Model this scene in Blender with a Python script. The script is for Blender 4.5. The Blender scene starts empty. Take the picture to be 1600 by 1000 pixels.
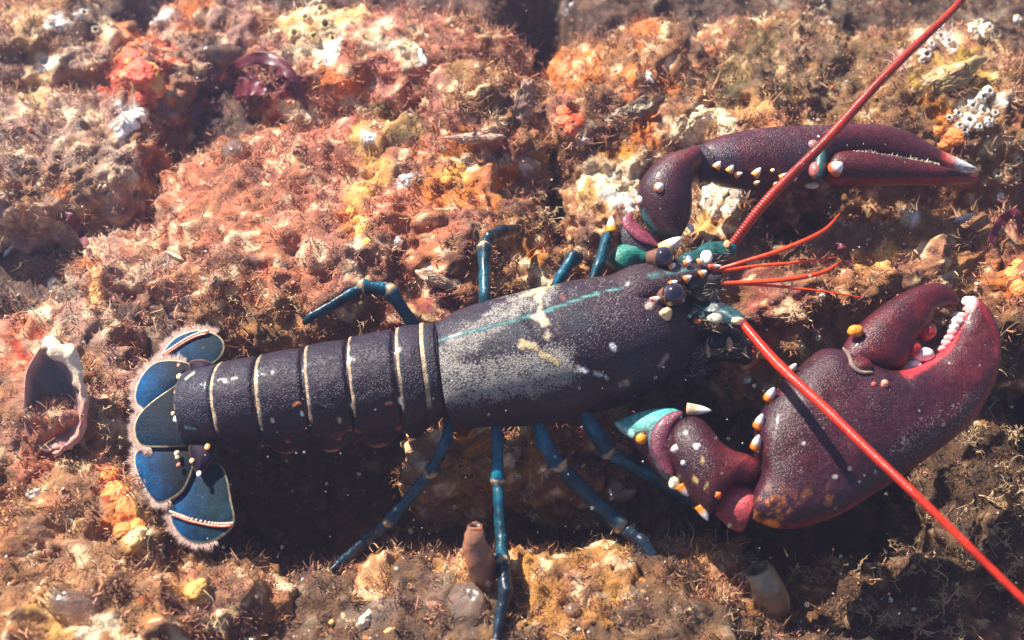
import bpy, math, random
import numpy as np
from mathutils import Vector
from mathutils.bvhtree import BVHTree

# ------------------------------------------------------------------ camera
ELEV = math.radians(50.0)
DIST = 0.724
FPX = 1931.0                       # focal length in photograph pixels (1600 wide)
CAM = np.array([0.0, -DIST*math.cos(ELEV), DIST*math.sin(ELEV)])
FWD = np.array([0.0, math.cos(ELEV), -math.sin(ELEV)])
UPV = np.array([0.0, math.sin(ELEV), math.cos(ELEV)])
RGT = np.array([1.0, 0.0, 0.0])
scene = bpy.context.scene
COL = scene.collection
cam_data = bpy.data.cameras.new('camera')
cam_data.sensor_width = 36.0
cam_data.lens = 36.0*FPX/1600.0
cam_data.clip_start = 0.02
cam_data.clip_end = 60.0
cam_data.dof.use_dof = True
cam_data.dof.focus_distance = 0.68
cam_data.dof.aperture_fstop = 7.0
cam = bpy.data.objects.new('camera', cam_data)
cam.location = CAM
cam.rotation_euler = (math.pi/2-ELEV, 0, 0)
COL.objects.link(cam)
scene.camera = cam

# ------------------------------------------------------------------ light
SUN_TO = np.array([-0.52, 0.44, 0.74]); SUN_TO /= np.linalg.norm(SUN_TO)
world = bpy.data.worlds.new('World'); scene.world = world
world.use_nodes = True
wn = world.node_tree.nodes; wl = world.node_tree.links
bg = wn['Background']
sky = wn.new('ShaderNodeTexSky'); sky.sky_type = 'NISHITA'; sky.sun_disc = False
sky.sun_elevation = math.asin(SUN_TO[2])
sky.sun_rotation = math.atan2(SUN_TO[0], SUN_TO[1])
wl.new(sky.outputs[0], bg.inputs[0]); bg.inputs[1].default_value = 0.05
sun_data = bpy.data.lights.new('sun', 'SUN'); sun_data.energy = 5.0
sun_data.angle = math.radians(0.6); sun_data.color = (1.0, 0.91, 0.79)
sun = bpy.data.objects.new('sun', sun_data)
sun.rotation_euler = Vector(SUN_TO).to_track_quat('Z', 'Y').to_euler()
sun.location = (-2, 2, 3)
COL.objects.link(sun)
scene.view_settings.view_transform = 'Standard'
scene.view_settings.look = 'None'
scene.view_settings.exposure = 1.4
scene.view_settings.gamma = 1.0
scene.cycles.volume_bounces = 1
scene.cycles.max_bounces = 8

HAZE = 0.105
rng = np.random.default_rng(7)
random.seed(7)

# ------------------------------------------------------------------ helpers
def A(*v): return np.array(v, float)
def nrm(v):
    v = np.asarray(v, float); return v/np.maximum(np.linalg.norm(v, axis=-1, keepdims=True), 1e-12)
def ray(px, py):
    return FWD + RGT*((px-800.0)/FPX) + UPV*((500.0-py)/FPX)
def atz(px, py, z):
    d = ray(px, py); return CAM + d*((z-CAM[2])/d[2])
def onplane(px, py, p0, n):
    d = ray(px, py); return CAM + d*(np.dot(np.asarray(p0)-CAM, n)/np.dot(d, n))
def pix(V):
    r = np.asarray(V)-CAM; w = r@FWD
    return np.stack([800+FPX*(r@RGT)/w, 500-FPX*(r@UPV)/w], -1)
def pxsize(p):                      # metres per photograph pixel at a point
    return float(np.dot(np.asarray(p)-CAM, FWD))/FPX
def crop(pts, s, ox, oy):           # coordinates measured in an enlarged view
    return [(x/s+ox, y/s+oy) for x, y in pts]

def _hash(ix, iy, iz, seed):
    h = (ix.astype(np.int64)*374761393 + iy.astype(np.int64)*668265263 + iz.astype(np.int64)*2147483647 + seed*974711) & 0xFFFFFFFF
    h = ((h ^ (h >> 13))*1274126177) & 0xFFFFFFFF
    h = ((h ^ (h >> 15))*2246822519) & 0xFFFFFFFF
    return ((h ^ (h >> 16)) & 0xFFFFFF)/float(0xFFFFFF)
def vnoise(P, seed=0):
    P = np.asarray(P, float); i = np.floor(P); f = P-i; i = i.astype(np.int64)
    u = f*f*f*(f*(f*6-15)+10)
    r = 0
    for dx in (0, 1):
        for dy in (0, 1):
            for dz in (0, 1):
                w = (u[:, 0] if dx else 1-u[:, 0])*(u[:, 1] if dy else 1-u[:, 1])*(u[:, 2] if dz else 1-u[:, 2])
                r = r + w*_hash(i[:, 0]+dx, i[:, 1]+dy, i[:, 2]+dz, seed)
    return r*2-1
def fbm(P, scale, octaves=4, seed=0, gain=0.5, ridged=False):
    P = np.asarray(P, float)*scale; a = 1.0; s = 0; tot = 0
    for k in range(octaves):
        n = vnoise(P+k*17.3, seed+k*31)
        if ridged: n = 1-2*np.abs(n)
        s = s+a*n; tot += a; a *= gain; P = P*2.03
    return s/tot
def sstep(a, b, x):
    t = np.clip((x-a)/(b-a), 0, 1); return t*t*(3-2*t)

def mesh_from(name, V, quads=None, tris=None, col=None, smooth=True):
    me = bpy.data.meshes.new(name)
    V = np.asarray(V, np.float32)
    quads = np.zeros((0, 4), np.int32) if quads is None else np.asarray(quads, np.int32).reshape(-1, 4)
    tris = np.zeros((0, 3), np.int32) if tris is None else np.asarray(tris, np.int32).reshape(-1, 3)
    nq, nt = len(quads), len(tris)
    me.vertices.add(len(V)); me.vertices.foreach_set('co', V.ravel())
    me.loops.add(nq*4+nt*3)
    me.loops.foreach_set('vertex_index', np.concatenate([quads.ravel(), tris.ravel()]).astype(np.int32))
    me.polygons.add(nq+nt)
    me.polygons.foreach_set('loop_start', np.concatenate([np.arange(nq)*4, nq*4+np.arange(nt)*3]).astype(np.int32))
    if smooth: me.polygons.foreach_set('use_smooth', np.ones(nq+nt, bool))
    if col is not None:
        col = np.asarray(col, np.float32)
        if col.ndim == 1: col = np.tile(col, (len(V), 1))
        if col.shape[1] == 3: col = np.concatenate([col, np.zeros((len(col), 1), np.float32)], 1)
        at = me.color_attributes.new('Col', 'FLOAT_COLOR', 'POINT')
        at.data.foreach_set('color', col.astype(np.float32).ravel())
    me.update(calc_edges=True); me.validate()
    return me

WPOS = {}
def link(name, me, mat, parent=None, origin=None):
    """one mesh object; vertices come in world coordinates, the origin moves to the middle of the piece"""
    n = len(me.vertices); co = np.zeros(n*3, np.float32); me.vertices.foreach_get('co', co); co = co.reshape(-1, 3)
    if origin is None:
        origin = co.mean(0) if parent is not None else A(*(list(co.mean(0)[:2])+[co[:, 2].min()]))
    origin = np.asarray(origin, float)
    me.vertices.foreach_set('co', (co-origin).astype(np.float32).ravel()); me.update()
    o = bpy.data.objects.new(name, me); COL.objects.link(o)
    if mat is not None: me.materials.append(mat)
    WPOS[o.name] = origin
    if parent is not None:
        o.parent = parent; o.location = origin-WPOS[parent.name]
    else: o.location = origin
    return o
def build(name, geo, mat, parent=None, col=None, label=None, cat=None, group=None, kind=None, smooth=True, origin=None):
    V, Q, T = geo[:3]
    if col is None and len(geo) > 3: col = geo[3]
    o = link(name, mesh_from(name, V, Q, T, col, smooth), mat, parent, origin)
    return tag(o, label, cat, group, kind)
def tag(o, label=None, cat=None, group=None, kind=None):
    if label: o['label'] = label
    if cat: o['category'] = cat
    if group: o['group'] = group
    if kind: o['kind'] = kind
    return o
def empty(name, loc, label, cat, group=None):
    o = bpy.data.objects.new(name, None); COL.objects.link(o); o.location = loc
    o.empty_display_size = 0.02
    WPOS[o.name] = np.asarray(loc, float)
    return tag(o, label, cat, group)
def merge(*geos):
    Vs, Qs, Ts, Cs, n = [], [], [], [], 0
    for g in geos:
        V = np.asarray(g[0]); Vs.append(V)
        if g[1] is not None and len(g[1]): Qs.append(np.asarray(g[1])+n)
        if g[2] is not None and len(g[2]): Ts.append(np.asarray(g[2])+n)
        if len(g) > 3 and g[3] is not None:
            c = np.asarray(g[3], float); c = np.tile(c, (len(V), 1)) if c.ndim == 1 else c
            if c.shape[1] == 3: c = np.concatenate([c, np.zeros((len(c), 1))], 1)
            Cs.append(c)
        n += len(V)
    return (np.concatenate(Vs), np.concatenate(Qs) if Qs else None, np.concatenate(Ts) if Ts else None, np.concatenate(Cs) if Cs else None)

def crom(P, n):
    """Catmull-Rom resample of control rows P to n rows"""
    P = np.asarray(P, float); k = len(P)
    Q = np.concatenate([2*P[:1]-P[1:2], P, 2*P[-1:]-P[-2:-1]])
    t = np.linspace(0, k-1-1e-9, n); i = t.astype(int); f = (t-i)[:, None]
    a, b, c, d = Q[i], Q[i+1], Q[i+2], Q[i+3]
    return 0.5*((2*b)+(c-a)*f+(2*a-5*b+4*c-d)*f*f+(3*b-a-3*c+d)*f**3)
def rings(R, caps=True, closed=True):
    """R: (n, m, 3) rings to a skin; caps fan to the middle of the end rings"""
    n, m = R.shape[:2]; V = R.reshape(-1, 3)
    i = np.arange(n-1)[:, None]; j = np.arange(m if closed else m-1)[None, :]
    a = i*m+j; b = i*m+(j+1) % m; c = (i+1)*m+(j+1) % m; d = (i+1)*m+j
    Q = np.stack([a, b, c, d], -1).reshape(-1, 4); T = None
    if caps:
        V = np.concatenate([V, R[0].mean(0)[None], R[-1].mean(0)[None]]); j = np.arange(m)
        T = np.concatenate([np.stack([(j+1) % m, j, np.full(m, n*m)], -1), np.stack([(n-1)*m+j, (n-1)*m+(j+1) % m, np.full(m, n*m+1)], -1)])
    return V, Q, T
def tube(path, rad, n=24, m=14, flat=1.0, ref=(0, 0, 1), power=2.0, endround=True):
    """round or flattened tube along control points with a radius at each"""
    P = np.concatenate([np.asarray(path, float), np.asarray(rad, float)[:, None]], 1)
    P = crom(P, n); C, r = P[:, :3], np.maximum(P[:, 3], 1e-5)
    if endround:
        t = np.linspace(0, 1, n); r = r*np.sqrt(np.clip(1-(np.clip(1-t/0.06, 0, 1))**2, 0.02, 1))*np.sqrt(np.clip(1-(np.clip(1-(1-t)/0.06, 0, 1))**2, 0.02, 1))
    T = nrm(np.gradient(C, axis=0)); ref = np.asarray(ref, float)
    U = nrm(np.cross(np.tile(ref, (n, 1)), T)+1e-6); W = nrm(np.cross(T, U))
    a = np.linspace(0, 2*math.pi, m, endpoint=False); ca, sa = np.cos(a), np.sin(a)
    if power != 2.0:
        ca = np.sign(ca)*np.abs(ca)**(2/power); sa = np.sign(sa)*np.abs(sa)**(2/power)
    R = C[:, None]+r[:, None, None]*(U[:, None]*ca[None, :, None]+flat*W[:, None]*sa[None, :, None])
    return rings(R)
def slab(Lp, Rp, thick, nvec, n=48, m=36, power=2.2, tip=True):
    """shape lofted between paired edge points; thick = half thickness at each station along nvec"""
    P = crom(np.concatenate([np.asarray(Lp, float), np.asarray(Rp, float), np.asarray(thick, float)[:, None]], 1), n)
    L, R_, t = P[:, :3], P[:, 3:6], np.maximum(P[:, 6], 1e-5)
    C = (L+R_)/2; H = (R_-L)/2; nv = nrm(np.asarray(nvec, float))
    a = np.linspace(0, 2*math.pi, m, endpoint=False); ca, sa = np.cos(a), np.sin(a)
    ca = np.sign(ca)*np.abs(ca)**(2/power); sa = np.sign(sa)*np.abs(sa)**(2/power)
    R = C[:, None]+H[:, None]*ca[None, :, None]+nv[None, None]*(t[:, None, None]*sa[None, :, None])
    return rings(R)
def cubesphere(n):
    g = np.linspace(-1, 1, n+1); g = np.tan(g*math.pi/4)
    u, v = np.meshgrid(g, g, indexing='ij'); o = np.ones_like(u); V = []; Q = []; k = 0
    i, j = np.meshgrid(np.arange(n), np.arange(n), indexing='ij')
    q = np.stack([i*(n+1)+j, (i+1)*(n+1)+j, (i+1)*(n+1)+j+1, i*(n+1)+j+1], -1).reshape(-1, 4)
    for F, flip in (((u, v, o), 0), ((u, v, -o), 1), ((o, u, v), 0), ((-o, u, v), 1), ((v, o, u), 0), ((v, -o, u), 1)):
        V.append(np.stack(F, -1).reshape(-1, 3)); Q.append((q[:, ::-1] if flip else q)+k); k += (n+1)**2
    V = np.concatenate(V); Q = np.concatenate(Q)
    key = np.round(V*1e5).astype(np.int64)
    _, idx, inv = np.unique(key, axis=0, return_index=True, return_inverse=True)
    return nrm(V[idx]), inv.ravel()[Q]
def ball(c, r, n=8, sx=1, sy=1, sz=1, col=None, disp=0, dscale=100, seed=0):
    D, Q = cubesphere(n); V = D*A(sx, sy, sz)*r
    if disp: V = V+D*(fbm(V+np.asarray(c), dscale, 3, seed)*disp)[:, None]
    return V+np.asarray(c), Q, None, col
def cone(base, tip, r, col0, col1, n=9, m=10, bulge=0.75):
    base = np.asarray(base, float); tip = np.asarray(tip, float); t = np.linspace(0, 1, n)
    C = base+(tip-base)*t[:, None]; rr = r*np.power(np.clip(1-t**1.6, 0.0, 1), bulge)+r*0.02
    d = nrm(tip-base); u = nrm(np.cross(d, A(0.3, 0.2, 0.9))); w = np.cross(d, u)
    a = np.linspace(0, 2*math.pi, m, endpoint=False)
    R = C[:, None]+rr[:, None, None]*(u*np.cos(a)[None, :, None]+w*np.sin(a)[None, :, None])
    V, Q, T = rings(R)
    tt = np.concatenate([np.repeat(t, m), [0, 1]]); k = sstep(0.25, 0.7, tt)[:, None]
    return V, Q, T, np.asarray(col0)*(1-k)+np.asarray(col1)*k

# ------------------------------------------------------------------ materials
def new_mat(name):
    m = bpy.data.materials.new(name); m.use_nodes = True
    return m, m.node_tree.nodes, m.node_tree.links, m.node_tree.nodes['Principled BSDF']
def noise_node(N, L, scale, detail=4, rough=0.6, coord=None):
    t = N.new('ShaderNodeTexNoise'); t.inputs['Scale'].default_value = scale
    t.inputs['Detail'].default_value = detail; t.inputs['Roughness'].default_value = rough
    if coord is not None: L.new(coord, t.inputs['Vector'])
    return t
def mixc(N, L, fac, a, b, mode='MIX'):
    x = N.new('ShaderNodeMix'); x.data_type = 'RGBA'; x.blend_type = mode
    for s, v in ((0, fac), (6, a), (7, b)):
        if isinstance(v, (int, float)): x.inputs[s].default_value = v
        elif isinstance(v, tuple): x.inputs[s].default_value = v
        else: L.new(v, x.inputs[s])
    return x.outputs[2]
def maprange(N, L, v, a, b, c=0.0, d=1.0):
    x = N.new('ShaderNodeMapRange'); L.new(v, x.inputs[0])
    for i, k in enumerate((a, b, c, d)): x.inputs[i+1].default_value = k
    return x.outputs[0]
def math_n(N, L, op, a, b):
    x = N.new('ShaderNodeMath'); x.operation = op
    for i, v in enumerate((a, b)):
        if isinstance(v, (int, float)): x.inputs[i].default_value = v
        else: L.new(v, x.inputs[i])
    return x.outputs[0]

def chitin(name, rough=0.38, grain=1.0, speck=0.45, coat=0.10, mottle=0.5, spec=0.28, blotch=0.7):
    """painted shell of the animal: colour attribute, fine granules, pale specks; alpha carries lying silt"""
    m, N, L, b = new_mat(name)
    at = N.new('ShaderNodeAttribute'); at.attribute_name = 'Col'
    geo = N.new('ShaderNodeNewGeometry'); P = geo.outputs['Position']
    n1 = noise_node(N, L, 90, 4, 0.6, P)
    n0 = noise_node(N, L, 380, 5, 0.75, P); n7 = noise_node(N, L, 28, 5, 0.7, P)
    sc_ = N.new('ShaderNodeVectorMath'); sc_.operation = 'SCALE'; L.new(at.outputs['Color'], sc_.inputs[0])
    L.new(math_n(N, L, 'MULTIPLY', maprange(N, L, n0.outputs[0], 0.30, 0.70, 1-0.75*blotch, 1+0.95*blotch), maprange(N, L, n7.outputs[0], 0.35, 0.65, 1-0.45*blotch, 1+0.5*blotch)), sc_.inputs['Scale'])
    c = mixc(N, L, maprange(N, L, n1.outputs[0], 0.35, 0.7, 0, mottle), sc_.outputs[0], (0.014, 0.008, 0.020, 1))
    vo = N.new('ShaderNodeTexVoronoi'); vo.inputs['Scale'].default_value = 1000; L.new(P, vo.inputs['Vector'])
    n2 = noise_node(N, L, 45, 3, 0.6, P)
    sp = math_n(N, L, 'MULTIPLY', maprange(N, L, vo.outputs['Distance'], 0.26, 0.10), maprange(N, L, n2.outputs[0], 0.45, 0.72, 0.05, speck))
    c = mixc(N, L, sp, c, (0.55, 0.52, 0.55, 1))
    n3 = noise_node(N, L, 1300, 2, 0.7, P); n4 = noise_node(N, L, 140, 4, 0.7, P)
    s = math_n(N, L, 'ADD', math_n(N, L, 'MULTIPLY', n3.outputs[0], 0.7), math_n(N, L, 'MULTIPLY', n4.outputs[0], 0.5))
    s = math_n(N, L, 'ADD', s, math_n(N, L, 'MULTIPLY', at.outputs['Alpha'], 0.75))
    s = math_n(N, L, 'ADD', s, maprange(N, L, vo.outputs['Distance'], 0.0, 0.7, 0.12, -0.22))
    silt = math_n(N, L, 'MULTIPLY', maprange(N, L, s, 0.90, 1.12, 0.0, 0.85), maprange(N, L, at.outputs['Alpha'], 0.0, 0.25))
    c = mixc(N, L, silt, c, (0.40, 0.37, 0.33, 1))
    L.new(c, b.inputs['Base Color'])
    r = N.new('ShaderNodeMath'); r.operation = 'MULTIPLY_ADD'; L.new(silt, r.inputs[0]); r.inputs[1].default_value = 0.5; r.inputs[2].default_value = rough
    L.new(r.outputs[0], b.inputs['Roughness'])
    b.inputs['Coat Weight'].default_value = coat; b.inputs['Coat Roughness'].default_value = 0.18
    b.inputs['Specular IOR Level'].default_value = spec
    bp = N.new('ShaderNodeBump'); bp.inputs['Strength'].default_value = 0.7*grain; bp.inputs['Distance'].default_value = 0.0007
    h = math_n(N, L, 'ADD', maprange(N, L, vo.outputs['Distance'], 0.0, 0.5, 1.0, 0.0), math_n(N, L, 'ADD', math_n(N, L, 'MULTIPLY', n3.outputs[0], 0.6), math_n(N, L, 'MULTIPLY', n0.outputs[0], 0.9)))
    L.new(h, bp.inputs['Height']); L.new(bp.outputs[0], b.inputs['Normal'])
    return m
M_SHELL = chitin('lobster_shell', rough=0.44, spec=0.34, coat=0.08, mottle=0.4)
M_CLAW = chitin('lobster_claw_shell', rough=0.38, grain=0.6, speck=0.05, coat=0.10, mottle=0.32, spec=0.36, blotch=0.85)
M_LEG = chitin('lobster_leg_shell', rough=0.35, grain=0.3, speck=0.5, coat=0.08, mottle=0.15)
M_FAN = chitin('lobster_tail_shell', rough=0.5, grain=0.25, speck=0.03, coat=0.0, mottle=0.0, spec=0.05)
M_HORN = chitin('lobster_spine', rough=0.3, grain=0.2, speck=0.0, coat=0.4, mottle=0.0, blotch=0.35)
def simple(name, col, rough=0.5, trans=0.0, sss=0.0, coat=0.0, bump=0.0, bscale=300, alpha=1.0, use_attr=False, var=0.25):
    m, N, L, b = new_mat(name)
    geo = N.new('ShaderNodeNewGeometry'); n = noise_node(N, L, bscale, 4, 0.6, geo.outputs['Position'])
    if use_attr:
        at = N.new('ShaderNodeAttribute'); at.attribute_name = 'Col'; base = at.outputs['Color']
    else: base = (*col, 1.0)
    n2 = noise_node(N, L, bscale*0.3, 4, 0.65, geo.outputs['Position'])
    k = maprange(N, L, n2.outputs[0], 0.3, 0.7, 1-var, 1+var)
    x = N.new('ShaderNodeVectorMath'); x.operation = 'SCALE'
    if use_attr: L.new(base, x.inputs[0])
    else: x.inputs[0].default_value = col
    L.new(k, x.inputs['Scale']); L.new(x.outputs[0], b.inputs['Base Color'])
    b.inputs['Roughness'].default_value = rough; b.inputs['Transmission Weight'].default_value = trans
    b.inputs['Coat Weight'].default_value = coat; b.inputs['Alpha'].default_value = alpha
    b.inputs['IOR'].default_value = 1.34 if trans else 1.45
    if sss:
        b.inputs['Subsurface Weight'].default_value = sss; b.inputs['Subsurface Radius'].default_value = (0.006, 0.003, 0.002); b.inputs['Subsurface Scale'].default_value = 1.0
    if bump:
        bp = N.new('ShaderNodeBump'); bp.inputs['Strength'].default_value = bump; bp.inputs['Distance'].default_value = 0.001
        L.new(n.outputs[0], bp.inputs['Height']); L.new(bp.outputs[0], b.inputs['Normal'])
    return m

# ================================================================== THE LOBSTER
C_DARK = A(0.0140, 0.0066, 0.0180); C_PURP = A(0.036, 0.009, 0.017); C_NAVY = A(0.012, 0.016, 0.035)
C_TEAL = A(0.006, 0.105, 0.105); C_BLUE = A(0.001, 0.052, 0.084); C_CREAM = A(0.72, 0.55, 0.33); C_WHITE = A(0.85, 0.83, 0.80)
C_ORNG = A(0.80, 0.20, 0.025); C_RED = A(0.55, 0.030, 0.008); C_CLAW = A(0.055, 0.0070, 0.0105)
base_pt = atz(760, 640, 0.0)
lob = empty('lobster', base_pt, 'dark violet lobster with blue legs and two big claws spread over the reef', 'lobster')

def paintcol(V, base): return np.tile(np.concatenate([base, [0.0]]), (len(V), 1))
def seg_dist(P, a, b):
    a = np.asarray(a, float); b = np.asarray(b, float); d = b-a
    t = np.clip(((P-a)@d)/max(d@d, 1e-9), 0, 1); return np.linalg.norm(P-(a+t[:, None]*d), axis=1)
def poly_dist(P, pts):
    return np.min([seg_dist(P, pts[i], pts[i+1]) for i in range(len(pts)-1)], axis=0)
def stroke(C, V, pts, w, col, soft=0.35, rag=0.0, seed=3):
    """mark on the shell: a line through points measured on the animal, ragged edge, only on the seen side"""
    P = pix(V); d = poly_dist(P, pts)
    if rag: d = d+fbm(V, 260, 3, seed)*rag
    k = (1-sstep(w*(1-soft), w*(1+soft), d))[:, None]
    C[:, :3] = C[:, :3]*(1-k)+np.asarray(col)*k; C[:, 3] *= (1-k[:, 0]); return C
def siltspot(C, V, pts, w, amt, soft=0.6, rag=12, seed=5):
    d = poly_dist(pix(V), pts)+fbm(V, 160, 3, seed)*rag
    C[:, 3] = np.maximum(C[:, 3], amt*(1-sstep(w*(1-soft), w*(1+soft), d))); return C

ZB = 0.047
# trunk stations: picture position of the middle, half breadth across, height of the middle above the rock
def trunk(stations, n, m, ratio=1.0, power=2.0):
    rows = []
    for (x, y, h, z) in stations:
        c = atz(x, y, z); rows.append([*c, h*pxsize(c)])
    P = crom(np.array(rows), n); C, r = P[:, :3], np.maximum(P[:, 3], 1e-4)
    T = nrm(np.gradient(C, axis=0)); U = nrm(np.cross(T, A(0, 0, 1))); W = nrm(np.cross(U, T))
    a = np.linspace(0, 2*math.pi, m, endpoint=False)          # 0 = back of the animal, quarter turn = its seen flank
    ca, sa = np.cos(a), np.sin(a)
    ca = np.sign(ca)*np.abs(ca)**(2/power); sa = np.sign(sa)*np.abs(sa)**(2/power)
    return C, r, T, U, W, a, C[:, None]+r[:, None, None]*(W[:, None]*ca[None, :, None]*ratio+U[:, None]*sa[None, :, None])

# --- continuous inner trunk
st = [(312, 643, 40, .026), (322, 641, 44, .027), (357, 632, 50, .030), (420, 622, 58, .033), (490, 612, 62, .035), (560, 602, 64, .037), (640, 590, 68, .040),
      (700, 582, 72, .043), (780, 568, 88, .046), (880, 550, 98, .047), (960, 532, 95, .048), (1030, 508, 78, .049), (1078, 492, 50, .050), (1102, 480, 20, .051)]
C_, r_, T_, U_, W_, a_, R_ = trunk(st, 90, 32, 0.95)
build('body', (*rings(R_), np.tile(C_DARK*0.6, (90*32+2, 1))), M_SHELL, lob)

# --- carapace
st = [(690, 583, 77, .043), (697, 582, 82, .043), (720, 579, 90, .044), (755, 572, 97, .045), (810, 563, 103, .046), (880, 549, 106, .047), (945, 533, 102, .048), (1000, 517, 92, .050), (1035, 503, 77, .052), (1058, 491, 60, .054), (1072, 482, 42, .056)]
n, m = 230, 150
C_, r_, T_, U_, W_, a_, R_ = trunk(st, n, m, 1.0)
tt = np.linspace(0, 1, n)
aa = np.abs(np.where(a_ > math.pi, a_-2*math.pi, a_))          # angle from the back
# cervical groove: a shallow valley bent forward down each flank; a raised hind rim; gill-chamber swelling
g0 = 0.43+0.16*np.clip(aa/1.4, 0, 1.2)**1.6
groove = np.exp(-((tt[:, None]-g0[None])/0.016)**2)*sstep(1.75, 1.1, aa)[None]
rim = np.exp(-((tt[:, None]-0.016)/0.014)**2)
valley = np.exp(-((tt[:, None]-0.045)/0.014)**2)
ridge = np.exp(-(aa/0.05)**2)[None]*0.010
scale = 1-0.050*groove+0.012*rim-0.018*valley+ridge
R_ = C_[:, None]+(R_-C_[:, None])*scale[..., None]
V, Q, T = rings(R_)
Cc = paintcol(V, C_DARK)
Pp = pix(V)
k = sstep(820, 1040, Pp[:, 0])[:, None]; Cc[:, :3] = Cc[:, :3]*(1-0.5*k)+C_PURP*0.5*k
k = (sstep(0.15, 0.9, fbm(V, 60, 3, 9)+0.25))[:, None]; Cc[:, :3] = Cc[:, :3]*(1-0.6*k)+A(0.02, 0.03, 0.05)*0.6*k
siltspot(Cc, V, [(690, 560), (770, 500), (850, 452)], 26, 0.72)
siltspot(Cc, V, [(700, 600), (790, 590), (870, 575)], 44, 0.78)
siltspot(Cc, V, [(720, 540), (850, 500), (960, 470)], 60, 0.46)
siltspot(Cc, V, [(760, 640), (840, 640)], 30, 0.26)
siltspot(Cc, V, [(900, 500), (1010, 450)], 30, 0.32)
stroke(Cc, V, [(684, 533), (760, 512), (838, 491), (920, 462), (985, 446), (1045, 428), (1075, 423)], 1.7, A(0.10, 0.30, 0.28), rag=1.6)
stroke(Cc, V, [(843, 450), (845, 478), (840, 495)], 5.5, A(0.50, 0.42, 0.30), rag=9)
stroke(Cc, V, [(846, 488), (856, 522)], 4.5, A(0.52, 0.42, 0.28), rag=9)
stroke(Cc, V, [(822, 537), (845, 552), (872, 563)], 6.5, A(0.58, 0.45, 0.24), rag=12)
stroke(Cc, V, [(816, 463), (842, 452), (862, 446)], 3.5, A(0.60, 0.50, 0.30), rag=3)
for a0, a1, w in (((904, 577), (916, 579), 3.2), ((930, 583), (939, 586), 3.0), ((946, 589), (949, 590), 2.0)): stroke(Cc, V, [a0, a1], w, C_WHITE)
stroke(Cc, V, [(957, 541), (959, 543)], 4.5, C_WHITE); stroke(Cc, V, [(970, 602), (980, 598)], 3.5, A(.6, .4, .3), rag=5)
for x, y in ((930, 480), (900, 556), (878, 462)): stroke(Cc, V, [(x, y), (x+3, y+6)], 1.6, A(0.25, 0.06, 0.03), rag=2.5)
stroke(Cc, V, [(1030, 572), (1044, 555)], 2.6, A(.30, .28, .25), rag=2.5)
stroke(Cc, V, [(1012, 478), (1024, 468)], 4, A(.6, .45, .4), rag=4)
bvh_car = BVHTree.FromPolygons(V.tolist(), Q.tolist())
def on_shell(bv, px, py, sink=0.0):
    h = bv.ray_cast(Vector(CAM), Vector(nrm(ray(px, py))))
    if h[0] is None: return None
    nn = np.array(h[1]); nn = nn if nn@(CAM-np.array(h[0])) > 0 else -nn
    return np.array(h[0])-nn*sink, nn
carapace = build('carapace', (V, Q, T, Cc), M_SHELL, lob)

# --- rostrum with its spines
def rz(x, y, z=.083): return atz(x, y, z)
pth = [rz(930, 462, .066), rz(985, 444, .0785), rz(1030, 433, .0805), rz(1065, 426, .0808), rz(1100, 420, .0805), rz(1126, 417, .080)]
g = tube(pth, [.0100, .0115, .0098, .0066, .0038, .0010], 60, 22, 0.42)
Cr = paintcol(g[0], C_PURP*0.9); Cr[:, 3] = 0.15
stroke(Cr, g[0], [(1010, 434), (1050, 426), (1085, 420)], 1.8, A(.10, .28, .27), rag=1)
ros = build('rostrum', (*g, Cr), M_SHELL, lob)
def spine(parent, px, py, z, dx, dy, r, lz=0.002, c0=C_ORNG, c1=C_WHITE, name='spine', sink=0.3):
    """thorn standing on the shell: foot at the measured point, tip dx, dy pixels away"""
    b = atz(px, py, z); t = atz(px+dx, py+dy, z+lz); b2 = b-(t-b)*sink
    return build(name, cone(b2, t, r, c0, c1), M_HORN, parent)
for x, y in ((1050, 444), (1072, 436), (1096, 428)): spine(ros, x, y, .084, 9, -5, .0022, .0015)
for x, y in ((1048, 416), (1072, 411), (1093, 409)): spine(ros, x, y, .085, 8, -4, .0021, .0015)
spine(ros, 1112, 417, .083, 16, -2, .0016, 0, A(.6, .08, .03))
# --- orbital crest patches and eyes
cr = on_shell(bvh_car, 1040, 493, .0006)[0]
build('cheek_plate', ball(cr, .0036, 9, .9, .7, 1.6, A(.85, .58, .28), .0012, 300), M_HORN, carapace)
spine(carapace, 1020, 468, .079, 12, -3, .0018, .002, A(.5, .06, .03))
M_EYE = simple('eye', (0.012, 0.008, 0.02), 0.06, coat=1.0, var=0.1)
for (x, y, z, r) in ((1053, 461, .081, .0064), (1037, 402, .087, .0054)):
    c = atz(x, y, z)
    e = build('eye', ball(c, r, 12), M_EYE, lob)
    build('eye_stalk', (*tube([c+A(-.008, .0025, -.004), c+A(-.004, .0015, -.002), c+A(-.0012, .0003, -.0006)], [.0036, .0046, r*1.03], 14, 16), np.tile(A(.16, .07, .04), (14*16+2, 1))), M_HORN, e)

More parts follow.
